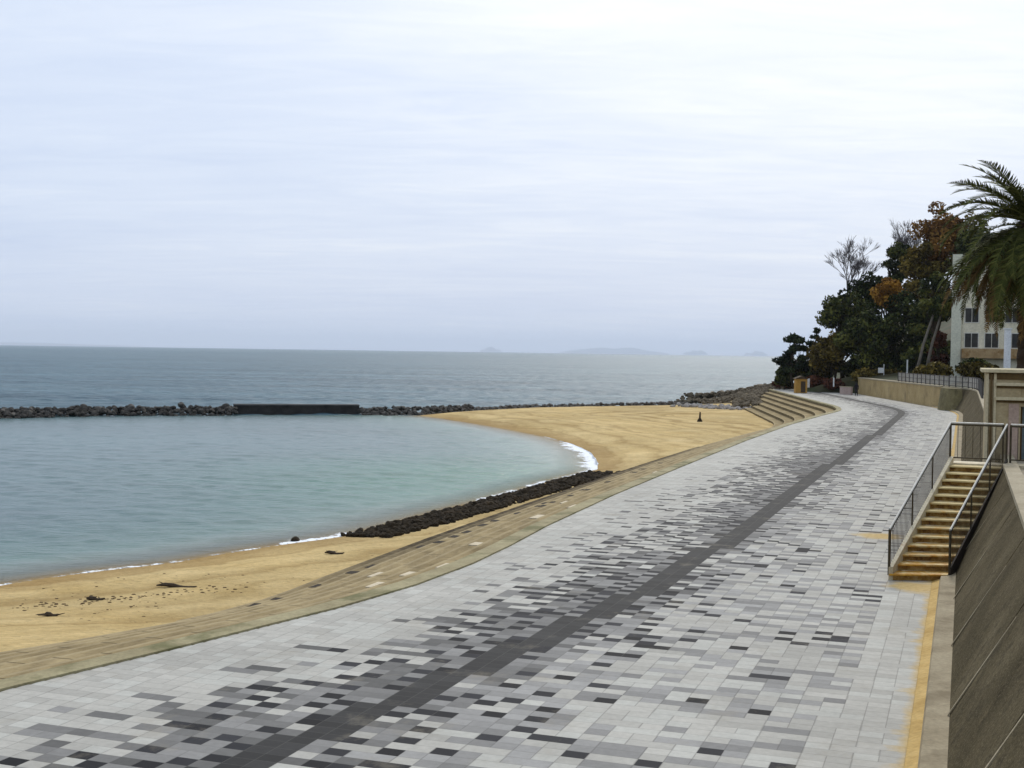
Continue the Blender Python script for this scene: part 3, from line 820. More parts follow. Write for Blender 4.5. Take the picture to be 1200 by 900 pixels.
railing(stc, [lift(1.0, .0) + pd3 * .02, lift(1.0, 0) + pd3 * .02 + wd3 * 1.35], 1.04, 1, None, .17)
tr = thing('terrace_railing', B1, 'short dark railing with pale top rail continuing right from the stair landing', 'railing')
railing(tr, [lift(1, 1) + wd3 * .1, lift(1, 1) + wd3 * 2.4], 1.04, 2, None, .17)

# ------------------------------------------------------------------ gatehouse
gh_s, gh_t = 40.1, .60
gh = thing('gatehouse', C(gh_s, gh_t + 2, 2.1), 'flat roofed ochre gatehouse with ledges behind the stair landing', 'building')
def gbox(mb, t0, t1, s0, s1, z0, z1):
    mb.prism([C(s0, t0, z0), C(s0, t1, z0), C(s1, t1, z0), C(s1, t0, z0)], (0, 0, z1 - z0))
ZT = 4.70
b = MB()
gbox(b, gh_t, gh_t + .95, gh_s, gh_s + 5, 1.1, ZT - .12)          # left pier
gbox(b, gh_t + .95, gh_t + 4.6, gh_s + .02, gh_s + 5, 3.62, ZT - .125)   # lintel
gbox(b, gh_t + 2.4, gh_t + 4.6, gh_s + .01, gh_s + 5, 2.05, 3.62)
gbox(b, gh_t + .95, gh_t + 2.4, gh_s + .35, gh_s + 4.9, 2.05, 3.62)
b.build('wall', M['gate_wall'], gh, bevel=.01)
b = MB(); gbox(b, gh_t - .14, gh_t + 4.75, gh_s - .14, gh_s + 5.14, ZT - .1, ZT); b.build('roof_slab', M['gate_trim'], gh, bevel=.012)
b = MB(); gbox(b, gh_t + .06, gh_t + 4.6, gh_s - .025, gh_s + .3, ZT - .30, ZT - .115); b.build('fascia_band', M['gate_dark'], gh)
for z0 in (4.22, 3.80):
    b = MB(); gbox(b, gh_t + .26, gh_t + 4.62, gh_s - .12, gh_s + .2, z0, z0 + .09); b.build('ledge', M['gate_trim'], gh, bevel=.008)
    b = MB(); gbox(b, gh_t + .28, gh_t + 4.6, gh_s - .035, gh_s + .2, z0 - .07, z0 - .004); b.build('ledge_shadow', M['gate_dark'], gh)  # dark strip below the ledge, its shadow painted as a separate piece
b = MB(); b.tube([C(gh_s - .06, gh_t + .13, 1.2), C(gh_s - .06, gh_t + .13, ZT - .13)], .035); b.build('drainpipe', M['gate_dark'], gh)
b = MB(); gbox(b, gh_t - .02, gh_t + .06, gh_s - .03, gh_s + .2, 1.15, ZT - .125); gbox(b, gh_t + .20, gh_t + .27, gh_s - .03, gh_s + .2, 1.15, ZT - .125); b.build('corner_trim', M['gate_trim'], gh)
b = MB(); gbox(b, gh_t + .62, gh_t + .90, gh_s - .02, gh_s + .3, 2.05, 3.70); b.build('door_jamb', M['gate_pink'], gh)
b = MB(); gbox(b, gh_t + 1.0, gh_t + 2.35, gh_s + .26, gh_s + .33, 2.07, 3.60); do = b.build('door', M['door_grey'], gh)
b = MB(); gbox(b, gh_t + .93, gh_t + 1.0, gh_s + .10, gh_s + .36, 2.06, 3.61); b.build('frame', M['gate_dark'], do)
b = MB(); gbox(b, gh_t + 1.1, gh_t + 2.2, gh_s + .245, gh_s + .27, 2.75, 3.5); b.build('pane', M['glass'], do)

# ------------------------------------------------------------------ apartment house beyond the bend
HD = 125.0 * KY
hA = AT(1113.5, 435, HD); zt = AT(1113, 302, HD).z
hs = thing('house', (hA.x + 3, HD, 2.0), 'tall cream apartment house half hidden behind the palm', 'building')
ha = math.atan2(hA.x, HD)
HU, HV = Vector((math.cos(ha), -math.sin(ha), 0)), Vector((math.sin(ha), math.cos(ha), 0))
def hp(a, d, z): return Vector((hA.x, HD, z)) + HU * a + HV * d - Vector((0, 0, Vector((hA.x, HD, 0)).z))
def hbox(mb, a0, a1, d0, d1, z0, z1): mb.prism([hp(a0, d0, z0), hp(a1, d0, z0), hp(a1, d1, z0), hp(a0, d1, z0)], (0, 0, z1 - z0))
z0 = 1.8
b = MB(); hbox(b, 1.15, 8.8, 0, 9, z0, zt); b.build('wall', M['house_wall'], hs)
b = MB(); hbox(b, 0, 1.14, -.35, 8.5, z0, zt + .4); b.build('stair_tower', M['house_side'], hs)
b = MB(); hbox(b, 1.16, 9.1, -.35, 9.3, zt + .01, zt + .26); b.build('roof', M['house_roof'], hs)
zw = AT(1140, 399, HD).z
for k in range(2):
    zc = zw + k * 3.05
    if zc + 1.2 > zt: break
    for a in (2.35, 4.65, 6.9):
        b = MB(); hbox(b, a - .85, a + .85, -.06, .1, zc - .95, zc + .95); fr = b.build('window', M['frame_white'], hs)
        b = MB(); hbox(b, a - .74, a - .04, -.09, -.02, zc - .84, zc + .84); hbox(b, a + .04, a + .74, -.09, -.02, zc - .84, zc + .84); b.build('pane', M['glass'], fr)
    if k == 0:
        b = MB(); hbox(b, 1.25, 8.6, -1.1, -.02, zc - 2.15, zc - 1.0); b.build('balcony', M['balcony_rust'], hs)
pp = AT(1180, 432, 112 * KY)
wp = thing('gate_pillar', (pp.x, pp.y, 2), 'white rendered pillar standing right of the cream apartment house windows', 'pillar')
b = MB(); zt2 = AT(1180, 386, 112 * KY).z; b.box((pp.x, pp.y, (2 + zt2) / 2), (.55, .55, zt2 - 2)); b.build('shaft', M['white_paint'], wp)
b = MB(); b.box((pp.x, pp.y, zt2 + .06), (.72, .72, .12)); b.build('cap', M['white_paint'], wp)

# ------------------------------------------------------------------ fence along the far wall top
fn_ = thing('fence', C(130, .6, 2.2), 'dark metal bar fence on top of the wall below the apartment house', 'fence')
fs = [(s, batter(s) + .12) for s in np.arange(96, 160, 2.0)]
fp = [C(s, t, WTOP + .06) for s, t in fs]
for hz in (.12, .55, 1.0):
    b = MB(); b.tube([q_ + Vector((0, 0, hz)) for q_ in fp], .028, 5); b.build('rail', M['fence_metal'], fn_)
pr = None
for p0 in fp:
    b = MB(); b.box(p0 + Vector((0, 0, .55)), (.11, .11, 1.12)); b.build('post', M['fence_metal'] if pr else M['fence_metal'], fn_); pr = 1
b = MB()
for p0, p1 in zip(fp, fp[1:]):
    for i in range(1, 10):
        q = p0.lerp(p1, i / 10); b.box(q + Vector((0, 0, .56)), (.028, .028, .9))
b.build('bars', M['fence_pale'], fn_)['kind'] = 'stuff'

# ------------------------------------------------------------------ rocks
def rock_mesh(seed, mat, name):
    r = random.Random(seed)
    import bmesh
    bm = bmesh.new(); bmesh.ops.create_icosphere(bm, subdivisions=2, radius=1)
    planes = []
    for _ in range(9):
        n = Vector((r.uniform(-1, 1), r.uniform(-1, 1), r.uniform(-1, 1))).normalized(); planes.append((n, r.uniform(.55, .85)))
    for v in bm.verts:
        for n, d in planes:
            k = v.co.dot(n)
            if k > d: v.co -= n * (k - d)
        v.co += Vector((mnoise.noise(v.co * 2 + Vector((seed, 0, 0))),) * 3) * .06
        v.co.z *= .78
    me = bpy.data.meshes.new(name); bm.to_mesh(me); bm.free(); me.materials.append(mat); return me
def rock_set(mat, seed): return [rock_mesh(seed + i, mat, 'boulder') for i in range(6)]
def on_sand(pts):
    return [(Vector((p.x, p.y, max(p.z, float(sand_h(np.array([[p.x, p.y]]))[0][0]) + .30 * sc))), sc) for p, sc in pts]
def place_rocks(pts, meshes, label, group, cat='rock', name='boulder'):
    for (p, sc) in pts:
        o = bpy.data.objects.new(name, rng.choice(meshes)); COL.objects.link(o)
        o.location = p; o.scale = (sc * rng.uniform(.8, 1.25), sc * rng.uniform(.8, 1.25), sc * rng.uniform(.75, 1.1))
        o.rotation_euler = (rng.uniform(-.5, .5), rng.uniform(-.5, .5), rng.uniform(0, 6.28))
        tag(o, label, cat, group)
def rubble(pts, meshes, name, mat):
    V, Fs = [], []
    for p, sc in pts:
        me = rng.choice(meshes); Mx = Matrix.Translation(p) @ Matrix.Rotation(rng.uniform(0, 6.28), 4, 'Z') @ Matrix.Rotation(rng.uniform(-.6, .6), 4, 'X') @ Matrix.Diagonal((sc, sc * rng.uniform(.7, 1.2), sc * rng.uniform(.7, 1.1), 1))
        n = len(V); V += [tuple(Mx @ v.co) for v in me.vertices]; Fs += [[n + i for i in f.vertices] for f in me.polygons]
    me = bpy.data.meshes.new(name); me.from_pydata(V, [], Fs); me.materials.append(mat)
    o = bpy.data.objects.new(name, me); COL.objects.link(o); o['kind'] = 'stuff'; return o
def along(pts, k):
    d = [0]
    for a, b_ in zip(pts, pts[1:]): d.append(d[-1] + (b_ - a).length)
    L_ = k * d[-1]
    for i in range(len(pts) - 1):
        if L_ <= d[i + 1]: return pts[i].lerp(pts[i + 1], (L_ - d[i]) / (d[i + 1] - d[i]))
    return pts[-1]
rk_d, rk_w, rk_b, rk_g = rock_set(M['rock_dark'], 10), rock_set(M['rock_weed'], 30), rock_set(M['rock_brown'], 50), rock_set(M['rock_grey'], 70)
V3 = lambda x, y, z: Vector((x, y * KY, z))
bw = [V3(-75, 92, -2.4), V3(-53, 102.8, -2.4), V3(-44.8, 109, -2.4), V3(-38, 111.5, -2.4), V3(-30.6, 113.6, -2.4)]
big, small = [], []
def mound(path, n, width, height, r0, r1, out):
    for i in range(n):
        k = rng.random(); c = along(path, k); c2 = along(path, min(1, k + .01)); c1 = along(path, max(0, k - .01)); d = (c2 - c1); d.z = 0; d.normalize(); nn = Vector((d.y, -d.x, 0))
        w = rng.uniform(-1, 1); h = height * (1 - abs(w) ** 1.6) * rng.uniform(.75, 1.05)
        out.append((c + nn * w * width / 2 + Vector((0, 0, h - .15)), rng.uniform(r0, r1)))
vis = [V3(-53.2, 102.8, -2.4)] + bw[2:]
mound(vis, 120, 3.0, 1.05, .27, .46, big)
place_rocks(big, rk_d, 'dark angular boulder in the breakwater mound at the left across the lagoon', 'boulders of the left breakwater')
sm = []; mound(bw, 1500, 3.8, 1.0, .18, .36, sm); rubble(sm, rk_d, 'breakwater_rubble', M['rock_dark'])
pk = AT(213, 474, 112.5 * KY)
place_rocks([(V3(pk.x, 112.3, -1.3), .5)], rk_d, 'largest boulder poking above the crest of the left breakwater', 'x') 
bpy.data.objects[-1] if False else None
for o in COL.objects:
    if o.get('group') == 'x': del o['group']
# low rocks from the weir to the beach back
lowp = [V3(-17.2, 116.8, -2.4), V3(-9.7, 119.5, -2.4), V3(0, 133, -2.3), V3(9, 138.6, -2.3), V3(19, 143.5, -2.2), V3(24.5, 147, -2.1)]
lo_ = []; mound(lowp, 40, 2.0, .55, .26, .42, lo_)
place_rocks(lo_, rk_d, 'low dark boulder in the rock line between the weir and the far sand', 'low boulders behind the far sand')
sm = []; mound(lowp, 700, 2.4, .5, .14, .32, sm); rubble(sm, rk_d, 'low_breakwater_rubble', M['rock_dark'])
sm = []; mound([V3(-17.4, 117.0, -2.4), V3(-9.4, 119.8, -2.4), V3(-5, 126, -2.4)], 330, 2.8, .95, .2, .4, sm); rubble(sm, rk_d, 'weir_end_rubble', M['rock_dark'])
# brown mound at the far right
md = [G(803, 471, -2.4), V3(30, 158, -2.3), V3(36, 163, -1.9), V3(43, 172, -1.2), V3(47, 176, -.8)]
mb_ = []; mound(md, 75, 6.0, 1.65, .35, .62, mb_)
place_rocks(mb_, rk_b, 'brown boulder heaped in the rock mound left of the pines', 'boulders of the mound by the pines')
sm = []; mound(md, 700, 7.2, 1.5, .2, .42, sm); rubble(sm, rk_b, 'rock_mound_rubble', M['rock_brown'])
gs = [G(790, 476, -2.0), G(830, 477, -2.0), G(878, 481, -2.0)]
sm = []; mound(gs, 160, 7.0, .35, .18, .42, sm); rubble(on_sand(sm), rk_g, 'grey_shingle', M['rock_grey'])
sm = []; mound([V3(27, 151, -2.2), V3(32, 152, -2.0), V3(37, 158, -1.4), V3(42, 166, -.6)], 620, 9.0, .7, .2, .45, sm); rubble(sm, rk_b, 'mound_fill_rubble', M['rock_brown'])
# link between mound and promenade end
lk = [V3(31, 131, -1.7), V3(33.5, 142, -1.2), V3(38, 152, -.6), V3(42, 158, .2)]
sm = []; mound(lk, 420, 5.5, .6, .2, .42, sm); rubble(sm, rk_b, 'headland_rubble', M['rock_brown'])
# weed covered rocks at the foot of the steps
wl = [G(412, 628, -2.35), G(450, 619, -2.35), G(500, 606, -2.3), G(550, 593, -2.3), G(600, 580, -2.3), G(650, 566, -2.3), G(697, 554, -2.3)]
wl = [p + Vector((.30, -.12, 0)) for p in wl]
bigw = []; mound(wl, 72, 1.3, .14, .15, .28, bigw)
place_rocks(on_sand(bigw), rk_w, 'blackish weed covered rock at the water edge below the seawall steps', 'weed covered rocks at the foot of the steps')
wl2 = [p + Vector((.25, -.3, 0)) for p in wl]
sm = []; mound(wl2, 1900, 2.3, .11, .08, .19, sm); rubble(on_sand(sm), rk_w, 'weedy_rubble', M['rock_weed'])
# lone rock in the foam
q = G(347, 633, -2.38)
place_rocks([(q - Vector((0, 0, .05)), .24)], rk_w, 'small dark rock awash in foam off the near beach', None)
# weir
wr = thing('weir', (-24, 115.5 * KY, -2.4), 'long low black concrete weir in the gap of the breakwater', 'weir')
w0, w1 = AT(274, 483, 114.6 * KY), AT(421, 484, 117.4 * KY)
w0.z = w1.z = -2.6; dv = (w1 - w0).normalized(); nv = Vector((-dv.y, dv.x, 0))
b = MB(); b.prism([w0, w1, w1 + nv * 1.6, w0 + nv * 1.6], (0, 0, 1.15)); b.build('weir_body', M['weir'], wr)
b = MB(); b.prism([w0 + Vector((0, 0, 1.15)) - nv * .12, w1 + Vector((0, 0, 1.15)) - nv * .12, w1 + Vector((0, 0, 1.15)) + nv * 1.75, w0 + Vector((0, 0, 1.15)) + nv * 1.75], (0, 0, .16)); b.build('cap', M['weir_cap'], wr)

# ------------------------------------------------------------------ islands on the horizon
def island(u0, u1, vt, label, D=52000, seed=1, peaks=None):
    p0, p1 = AT(u0, 408, D), AT(u1, 408, D)
    hz = 404 + .0143 * (u0 + u1) / 2
    hmax = (hz - vt) / F * D
    o = thing('island', ((p0.x + p1.x) / 2, D, -2.4), label, 'island')
    n, mm = 60, 7; b = MB(); W = p1.x - p0.x; rows = []
    for j in range(mm + 1):
        y = (j / mm - .5) * W * .3; row = []
        for i in range(n + 1):
            k = i / n; e = max(0, math.sin(math.pi * k)) ** .6 * math.cos(math.pi * (j / mm - .5))
            h = e * (.62 + .4 * mnoise.fractal((k * 3.5 + seed * 7.7, j * .35, seed), 1.1, 2, 3)) * hmax
            row.append(b.vert((p0.x + W * k, D + y, -3 + max(0, h) * 1.25)))
        rows.append(row)
    for A, B in zip(rows, rows[1:]):
        for i in range(n): b.f.append([A[i], A[i + 1], B[i + 1], B[i]]); b.m.append(0)
    b.build('land', M['island'], o, smooth=True)
island(655, 785, 407, 'longest faint blue island on the horizon right of centre', seed=2)
island(800, 830, 409.5, 'small faint island just right of the longest island', seed=5)
island(872, 900, 410.5, 'faint islet on the horizon beside the pine trees', seed=8)
island(562, 588, 406, 'tiny faint islet on the horizon near the picture centre', seed=11)
island(-300, 170, 398.3, 'long low blue coast on the horizon at the far left', seed=14)

# ------------------------------------------------------------------ trees
def leaf_mesh(name, clumps, nleaf, size, mat, seed, flat=.5, aspect=1.7):
    r = np.random.default_rng(seed)
    cl = np.array([(c[0], c[1], c[2], c[3], c[4]) for c in clumps])      # x y z rxy rz
    w = cl[:, 3] ** 2; w /= w.sum()
    ids = r.choice(len(cl), nleaf, p=w)
    d = r.normal(size=(nleaf, 3)); d /= np.linalg.norm(d, axis=1)[:, None]
    rad = r.uniform(.45, 1.06, nleaf) ** .6
    pos = cl[ids, :3] + d * rad[:, None] * np.column_stack([cl[ids, 3], cl[ids, 3], cl[ids, 4]])
    nrm = d * .6 + r.normal(size=(nleaf, 3)) * .7; nrm /= np.linalg.norm(nrm, axis=1)[:, None]
    a = np.cross(nrm, r.normal(size=(nleaf, 3))); a /= np.linalg.norm(a, axis=1)[:, None]; bb = np.cross(nrm, a)
    s = (size * r.uniform(.55, 1.3, nleaf))[:, None]
    a = a * s * aspect * .5; bb = bb * s * .5
    V = np.stack([pos - a, pos - bb * .8 + a * .1, pos + a, pos + bb * .8 + a * .1], 1).reshape(-1, 3)
    me = bpy.data.meshes.new(name)
    me.from_pydata(V.tolist(), [], np.arange(nleaf * 4).reshape(-1, 4).tolist())
    tone = np.clip(r.normal(.45, .22, nleaf) + (r.random(len(cl))[ids] - .5) * .8, 0, 1)
    at = me.attributes.new('tone', 'FLOAT', 'FACE'); at.data.foreach_set('value', tone.astype(np.float32))
    me.materials.append(mat); return me
def limbs(b, base, tips, r0, seed, sag=.1):
    r = random.Random(seed)
    for t in tips:
        t = Vector(t); k = r.uniform(.25, .6); st = Vector(base[0]).lerp(Vector(base[1]), k)
        mid = st.lerp(t, .5) + Vector((r.uniform(-.2, .2), r.uniform(-.2, .2), r.uniform(0, .3))) * (t - st).length * .4
        b.tube([st, mid, t], r0 * .45, 5, r0 * .1, cap=False)
def tree(name, u, vtop, wpx, D, kind, label, seed, vbase=None, nleaf=4200, vbot=None, group=None):
    r = random.Random(seed); D *= KY
    top = AT(u, vtop, D); x = top.x
    gz = ground_z(x, D)[0]
    if vbase is not None: gz = AT(u, vbase, D).z
    hgt = top.z - gz; rw_ = wpx / F * D / 2
    cb = gz + hgt * .28 if vbot is None else AT(u, vbot, D).z
    o = thing(name, (x, D, gz), label, 'tree', group)
    cz, rz = (top.z + cb) / 2, (top.z - cb) / 2
    clumps = []
    nc = {'pine': 24, 'broad': 24, 'round': 18}[kind]
    for i in range(nc):
        a = r.uniform(0, 6.28); q = r.random() ** .5; zz = r.uniform(-.85, .92)
        rr = math.sqrt(max(.05, 1 - zz * zz * .9)) * q
        if kind == 'pine': cs = rw_ * r.uniform(.20, .34); fl = .5
        else: cs = rw_ * r.uniform(.28, .46); fl = .72
        clumps.append((rr * math.cos(a) * (rw_ - cs * .6), rr * math.sin(a) * (rw_ - cs * .6), cz - gz + zz * (rz - cs * fl), cs, cs * fl))
    clumps.append((0, 0, top.z - gz - rw_ * .2, rw_ * .26, rw_ * .2))
    mats = {'pine_tree': 'leaf_pine', 'evergreen_tree': 'leaf_dark', 'olive_tree': 'leaf_olive', 'autumn_tree': 'leaf_orange', 'brown_tree': 'leaf_brown', 'shrub': 'leaf_olive', 'red_shrub': 'leaf_red'}
    me = leaf_mesh('crown', clumps, nleaf, .40 if kind != 'pine' else .32, M[mats[name]], seed, aspect=1.5 if kind != 'pine' else 2.2)
    co = bpy.data.objects.new('crown', me); COL.objects.link(co); co.parent = o
    b = MB(); lean = Vector((r.uniform(-.08, .08) * hgt, r.uniform(-.05, .05) * hgt, 0))
    p0, p1 = Vector((x, D, gz - .4)), Vector((x, D, gz + hgt * .8)) + lean
    r0 = max(.10, hgt * .022)
    b.tube([p0, p0.lerp(p1, .35) + lean * .25, p0.lerp(p1, .7) - lean * .1, p1], [r0 * 1.25, r0, r0 * .6, r0 * .2], 8)
    limbs(b, (p0, p1), [Vector((x + c[0], D + c[1], gz + c[2])) for c in clumps], r0, seed)
    b.build('trunk', M['bark'], o, smooth=True)
    return o
def bare_tree(u, vtop, wpx, D, label, seed, vbase=None, mat='twig', lean=0.0):
    r = random.Random(seed); D *= KY; top = AT(u, vtop, D); gz = ground_z(top.x, D)[0] if vbase is None else AT(u, vbase, D).z
    hgt = top.z - gz; o = thing('bare_tree', (top.x, D, gz), label, 'tree')
    tb, bb = MB(), MB(); rw_ = wpx / F * D / 2
    def grow(mb, p, d, L, rad, lev):
        q1 = p + d * L * .5 + Vector((r.uniform(-1, 1), r.uniform(-1, 1), r.uniform(-.3, .6))) * L * .06
        q2 = q1 + (d + Vector((r.uniform(-.2, .2), r.uniform(-.2, .2), .08))).normalized() * L * .5
        mb.tube([p, q1, q2], max(.02, rad), 5 if lev > 1 else 6, max(.012, rad * .62), cap=False)
        if lev >= 6: return
        for i in range(3 if lev < 4 else 4):
            a = r.uniform(0, 6.28); sp = r.uniform(.35, .75)
            nd = (d + Vector((math.cos(a) * sp * (rw_ / (hgt * .4)) ** .5, math.sin(a) * sp, r.uniform(-.12, .35)))).normalized()
            grow(bb, p.lerp(q2, r.uniform(.6, 1)), nd, L * r.uniform(.58, .8), rad * .58, lev + 1)
    base = Vector((top.x - lean, D, gz - .3))
    grow(tb, base, Vector((lean / max(hgt, 1), 0, 1)).normalized(), hgt * .38, hgt * .018, 0)
    tb.build('trunk', M['bark_pale'], o, smooth=True)
    bb.build('branches', M[mat], o)
    return o
T = tree
T('pine_tree', 930, 391, 46, 150, 'pine', 'small dark pine at the seaward end of the trees, beside the sea', 101, 450, 2600, 440)
T('pine_tree', 958, 384, 34, 153, 'pine', 'slim dark pine second from the sea, behind the orange hut', 102, 450, 1900, 432)
T('olive_tree', 978, 388, 62, 147, 'broad', 'low brownish olive tree right behind the orange hut', 103, 452, 4500, 448)
T('evergreen_tree', 990, 338, 66, 156, 'broad', 'dark evergreen below the left bare crown', 104, 445, 5200, 425)
T('evergreen_tree', 1018, 318, 58, 162, 'broad', 'tall dark evergreen rising behind the orange autumn tree', 105, 440, 5200, 420)
T('autumn_tree', 1040, 325, 52, 149, 'round', 'bright orange autumn tree among the dark evergreens', 106, 440, 3200, 364)
T('evergreen_tree', 1052, 282, 46, 168, 'broad', 'narrow dark evergreen below the upper bare crown', 107, 420, 4500, 380)
T('brown_tree', 1098, 236, 74, 158, 'round', 'tall russet brown tree at the top of the wooded slope', 108, 400, 6500, 335)
T('evergreen_tree', 1018, 362, 72, 144, 'broad', 'broad dark evergreen below the orange tree, above the low wall', 109, 446, 6000, 444)
T('evergreen_tree', 1062, 340, 72, 146, 'broad', 'dense dark evergreen right of the orange tree', 110, 442, 6500, 442)
T('evergreen_tree', 1098, 318, 62, 140, 'broad', 'dark evergreen just left of the cream apartment house', 111, 440, 6000, 436)
T('olive_tree', 1085, 282, 60, 153, 'broad', 'olive green tree under the russet brown tree', 112, 420, 4500, 360)
T('evergreen_tree', 1150, 262, 90, 152, 'broad', 'dark green tree behind the roof of the apartment house', 113, 400, 5500, 350)
T('olive_tree', 1138, 248, 60, 165, 'broad', 'olive brown tree behind the palm fronds', 117, 380, 4000, 330)
T('evergreen_tree', 1225, 280, 90, 140, 'broad', 'dark evergreen right of the apartment house behind the palm trunk', 118, 430, 5000, 420)
T('red_shrub', 1101, 388, 26, 128, 'round', 'dark red shrub beside the corner of the apartment house', 114, 440, 1500, 438)
T('shrub', 1093, 424, 44, 118, 'round', 'green bush behind the bar fence', 115, 446, 1800, 446)
T('shrub', 1148, 424, 60, 118, 'round', 'olive hedge bush in front of the apartment house', 116, 446, 2200, 446)
T('red_shrub', 958, 440, 30, 146, 'round', 'low reddish shrub right beside the orange hut', 119, 456, 1100, 456)
T('red_shrub', 980, 443, 34, 143, 'round', 'low reddish brown shrub left of the pink wall', 120, 457, 1300, 457)
T('red_shrub', 918, 444, 26, 156, 'round', 'reddish scrub left of the orange hut on the rocks', 121, 460, 900, 459)
T('shrub', 1030, 436, 60, 141, 'round', 'dark bushy undergrowth above the tan wall', 122, 448, 2200, 447)
T('evergreen_tree', 1140, 420, 40, 122, 'round', 'small dark bush at the foot of the apartment house', 123, 440, 1200, 438)
for i, (u, v, wd, D, lab) in enumerate(((920, 428, 26, 153, 'dark scrubby evergreen at the foot of the seaward pine'), (942, 418, 36, 152, 'dark scrubby evergreen directly behind the orange hut'), (962, 425, 40, 150, 'dark scrubby evergreen above the low reddish shrubs'), (1000, 420, 44, 147, 'dark scrubby evergreen left of the white sign board'), (1045, 415, 50, 143, 'dark scrubby evergreen right of the white sign board'), (1080, 400, 44, 137, 'dark scrubby evergreen behind the two leaning trunks'))):
    T('evergreen_tree', u, v, wd, D, 'broad', lab, 140 + i, 455 if u < 1010 else 446, 2200, 455 if u < 1010 else 446)
bare_tree(1000, 290, 62, 170, 'bare grey crown left on the skyline above the evergreens', 201, 400)
bare_tree(1053, 253, 40, 172, 'bare grey crown higher on the skyline left of the russet tree', 202, 370)
# two leaning trunks
for (ua, ub, lab, sd) in ((1073, 1094, 'left of two leaning pale trunks beside the apartment house', 31), (1084, 1103, 'right of two leaning pale trunks beside the apartment house', 32)):
    p0, p1 = AT(ua, 441, 126 * KY), AT(ub, 368, 127 * KY)
    o = thing('leaning_tree', p0, lab, 'tree')
    b = MB(); b.tube([p0, p0.lerp(p1, .5) + Vector((-.15, 0, .1)), p1], .22, 7, .13); b.build('trunk', M['bark_pale'], o, smooth=True)
    me = leaf_mesh('crown', [(p1.x - p0.x + q[0], p1.y - p0.y + q[1], p1.z - p0.z + q[2], q[3], q[3] * .7) for q in ((.3, 0, .6, 1.2), (1.0, .3, 1.4, 1.1), (-.7, .2, 1.2, 1.0))], 900, .38, M['leaf_dark'], sd)
    co = bpy.data.objects.new('crown', me); COL.objects.link(co); co.parent = o

# ------------------------------------------------------------------ palm
PD = 42.0 * KY
hub = AT(1209, 262, PD); gz = 2.1
palm = thing('palm_tree', (hub.x, PD, gz), 'big date palm with drooping dry skirt at the right edge', 'palm tree')
b = MB(); rgs = []
nseg = 40
for i in range(nseg + 1):
    k = i / nseg; rad = .46 - .06 * k + .05 * math.sin(k * 90) + (.12 * (1 - k) ** 6) + .18 * sstep(.8, .95, k)
    rgs.append([b.vert((hub.x + rad * math.cos(6.283 * q / 14) * (1 + .07 * math.sin(q * 5 + i * 2.1)), PD + rad * math.sin(6.283 * q / 14), gz - .1 + (hub.z - gz + .1) * k)) for q in range(14)])
for A, B in zip(rgs, rgs[1:]):
    for q in range(14): b.f.append([A[q], A[(q + 1) % 14], B[(q + 1) % 14], B[q]]); b.m.append(0)
b.f.append(rgs[-1]); b.m.append(0)
b.build('trunk', M['palm_trunk'], palm)
def frond_mesh(seed, L, droop, mat, n=46, dry=False):
    r = random.Random(seed); b = MB(); tone = []
    pts = []; ang = 0.0; p = Vector((0, 0, 0)); ds = L / n
    for i in range(n + 1):                      # arc in XZ, starting along +X
        pts.append(p.copy()); ang = -droop * (i / n) ** 1.25
        p += Vector((math.cos(ang), 0, math.sin(ang))) * ds
    b.tube(pts[::4] + [pts[-1]], .035, 5, .006, cap=False); tone += [.8] * len(b.f)
    for i in range(5, n):
        k = i / n; ll = .56 * (math.sin(math.pi * min(1, k * .93 + .10)) ** .6) * r.uniform(.85, 1.1)
        d = (pts[i + 1] - pts[i - 1]).normalized(); up = Vector((0, 1, 0)).cross(d); up = -up if up.z < 0 else up
        for sgn in (-1, 1):
            out = (d * r.uniform(.55, .95) + Vector((0, sgn, 0)) * r.uniform(.75, 1.0) + up * r.uniform(.1, .45)).normalized()
            if dry: out = (d * 1.1 + Vector((0, sgn, 0)) * r.uniform(.2, .6) + Vector((0, 0, -.4))).normalized()
            w = d * .034
            m1 = pts[i] + out * ll * .55; tip = pts[i] + out * ll + Vector((0, 0, -.12 * ll - (.1 if dry else 0)))
            b.face([pts[i] - w, pts[i] + w, m1 + w * .9, m1 - w * .9]); b.face([m1 - w * .9, m1 + w * .9, tip])
            tn_ = min(1, max(0, r.gauss(.5, .22))); tone += [tn_, tn_]
    me = bpy.data.meshes.new('frond'); me.from_pydata(b.v, [], b.f)
    at = me.attributes.new('tone', 'FLOAT', 'FACE'); at.data.foreach_set('value', tone)
    me.materials.append(mat); return me
fm_up = [frond_mesh(i, 3.7, .95 + .2 * i, M['palm_green']) for i in range(3)]
fm_mid = [frond_mesh(10 + i, 3.9, 1.35 + .2 * i, M['palm_green']) for i in range(3)]
fm_dry = [frond_mesh(20 + i, 3.5, .75 + .2 * i, M['palm_dry'], dry=True) for i in range(3)]
def frond(me, az, el, sc=1.0, name='frond', dz=0.0):
    o = bpy.data.objects.new(name, me); COL.objects.link(o); o.parent = palm
    o.location = Vector((0, 0, hub.z - gz + dz)) + Vector((math.cos(az), math.sin(az), 0)) * .25
    o.rotation_euler = (rng.uniform(-.45, .45), -el, az + rng.uniform(-.12, .12)); o.scale = (sc,) * 3
for i in range(22): frond(rng.choice(fm_up), i * 2.399 + .3, R(rng.uniform(48, 78)), rng.uniform(.85, 1.05), dz=.25)
for i in range(30): frond(rng.choice(fm_mid), i * 2.399 + 1.1, R(rng.uniform(14, 44)), rng.uniform(.9, 1.08), dz=.1)
for i in range(40): frond(rng.choice(fm_mid), i * 2.399 + 2.0, R(rng.uniform(-38, 8)), rng.uniform(.9, 1.1), dz=-.15)
frond(fm_up[0], R(176), R(44), 1.02, dz=.2); frond(fm_up[0], R(190), R(60), .98, dz=.25); frond(fm_mid[0], R(183), R(34), 1.05, dz=.1)
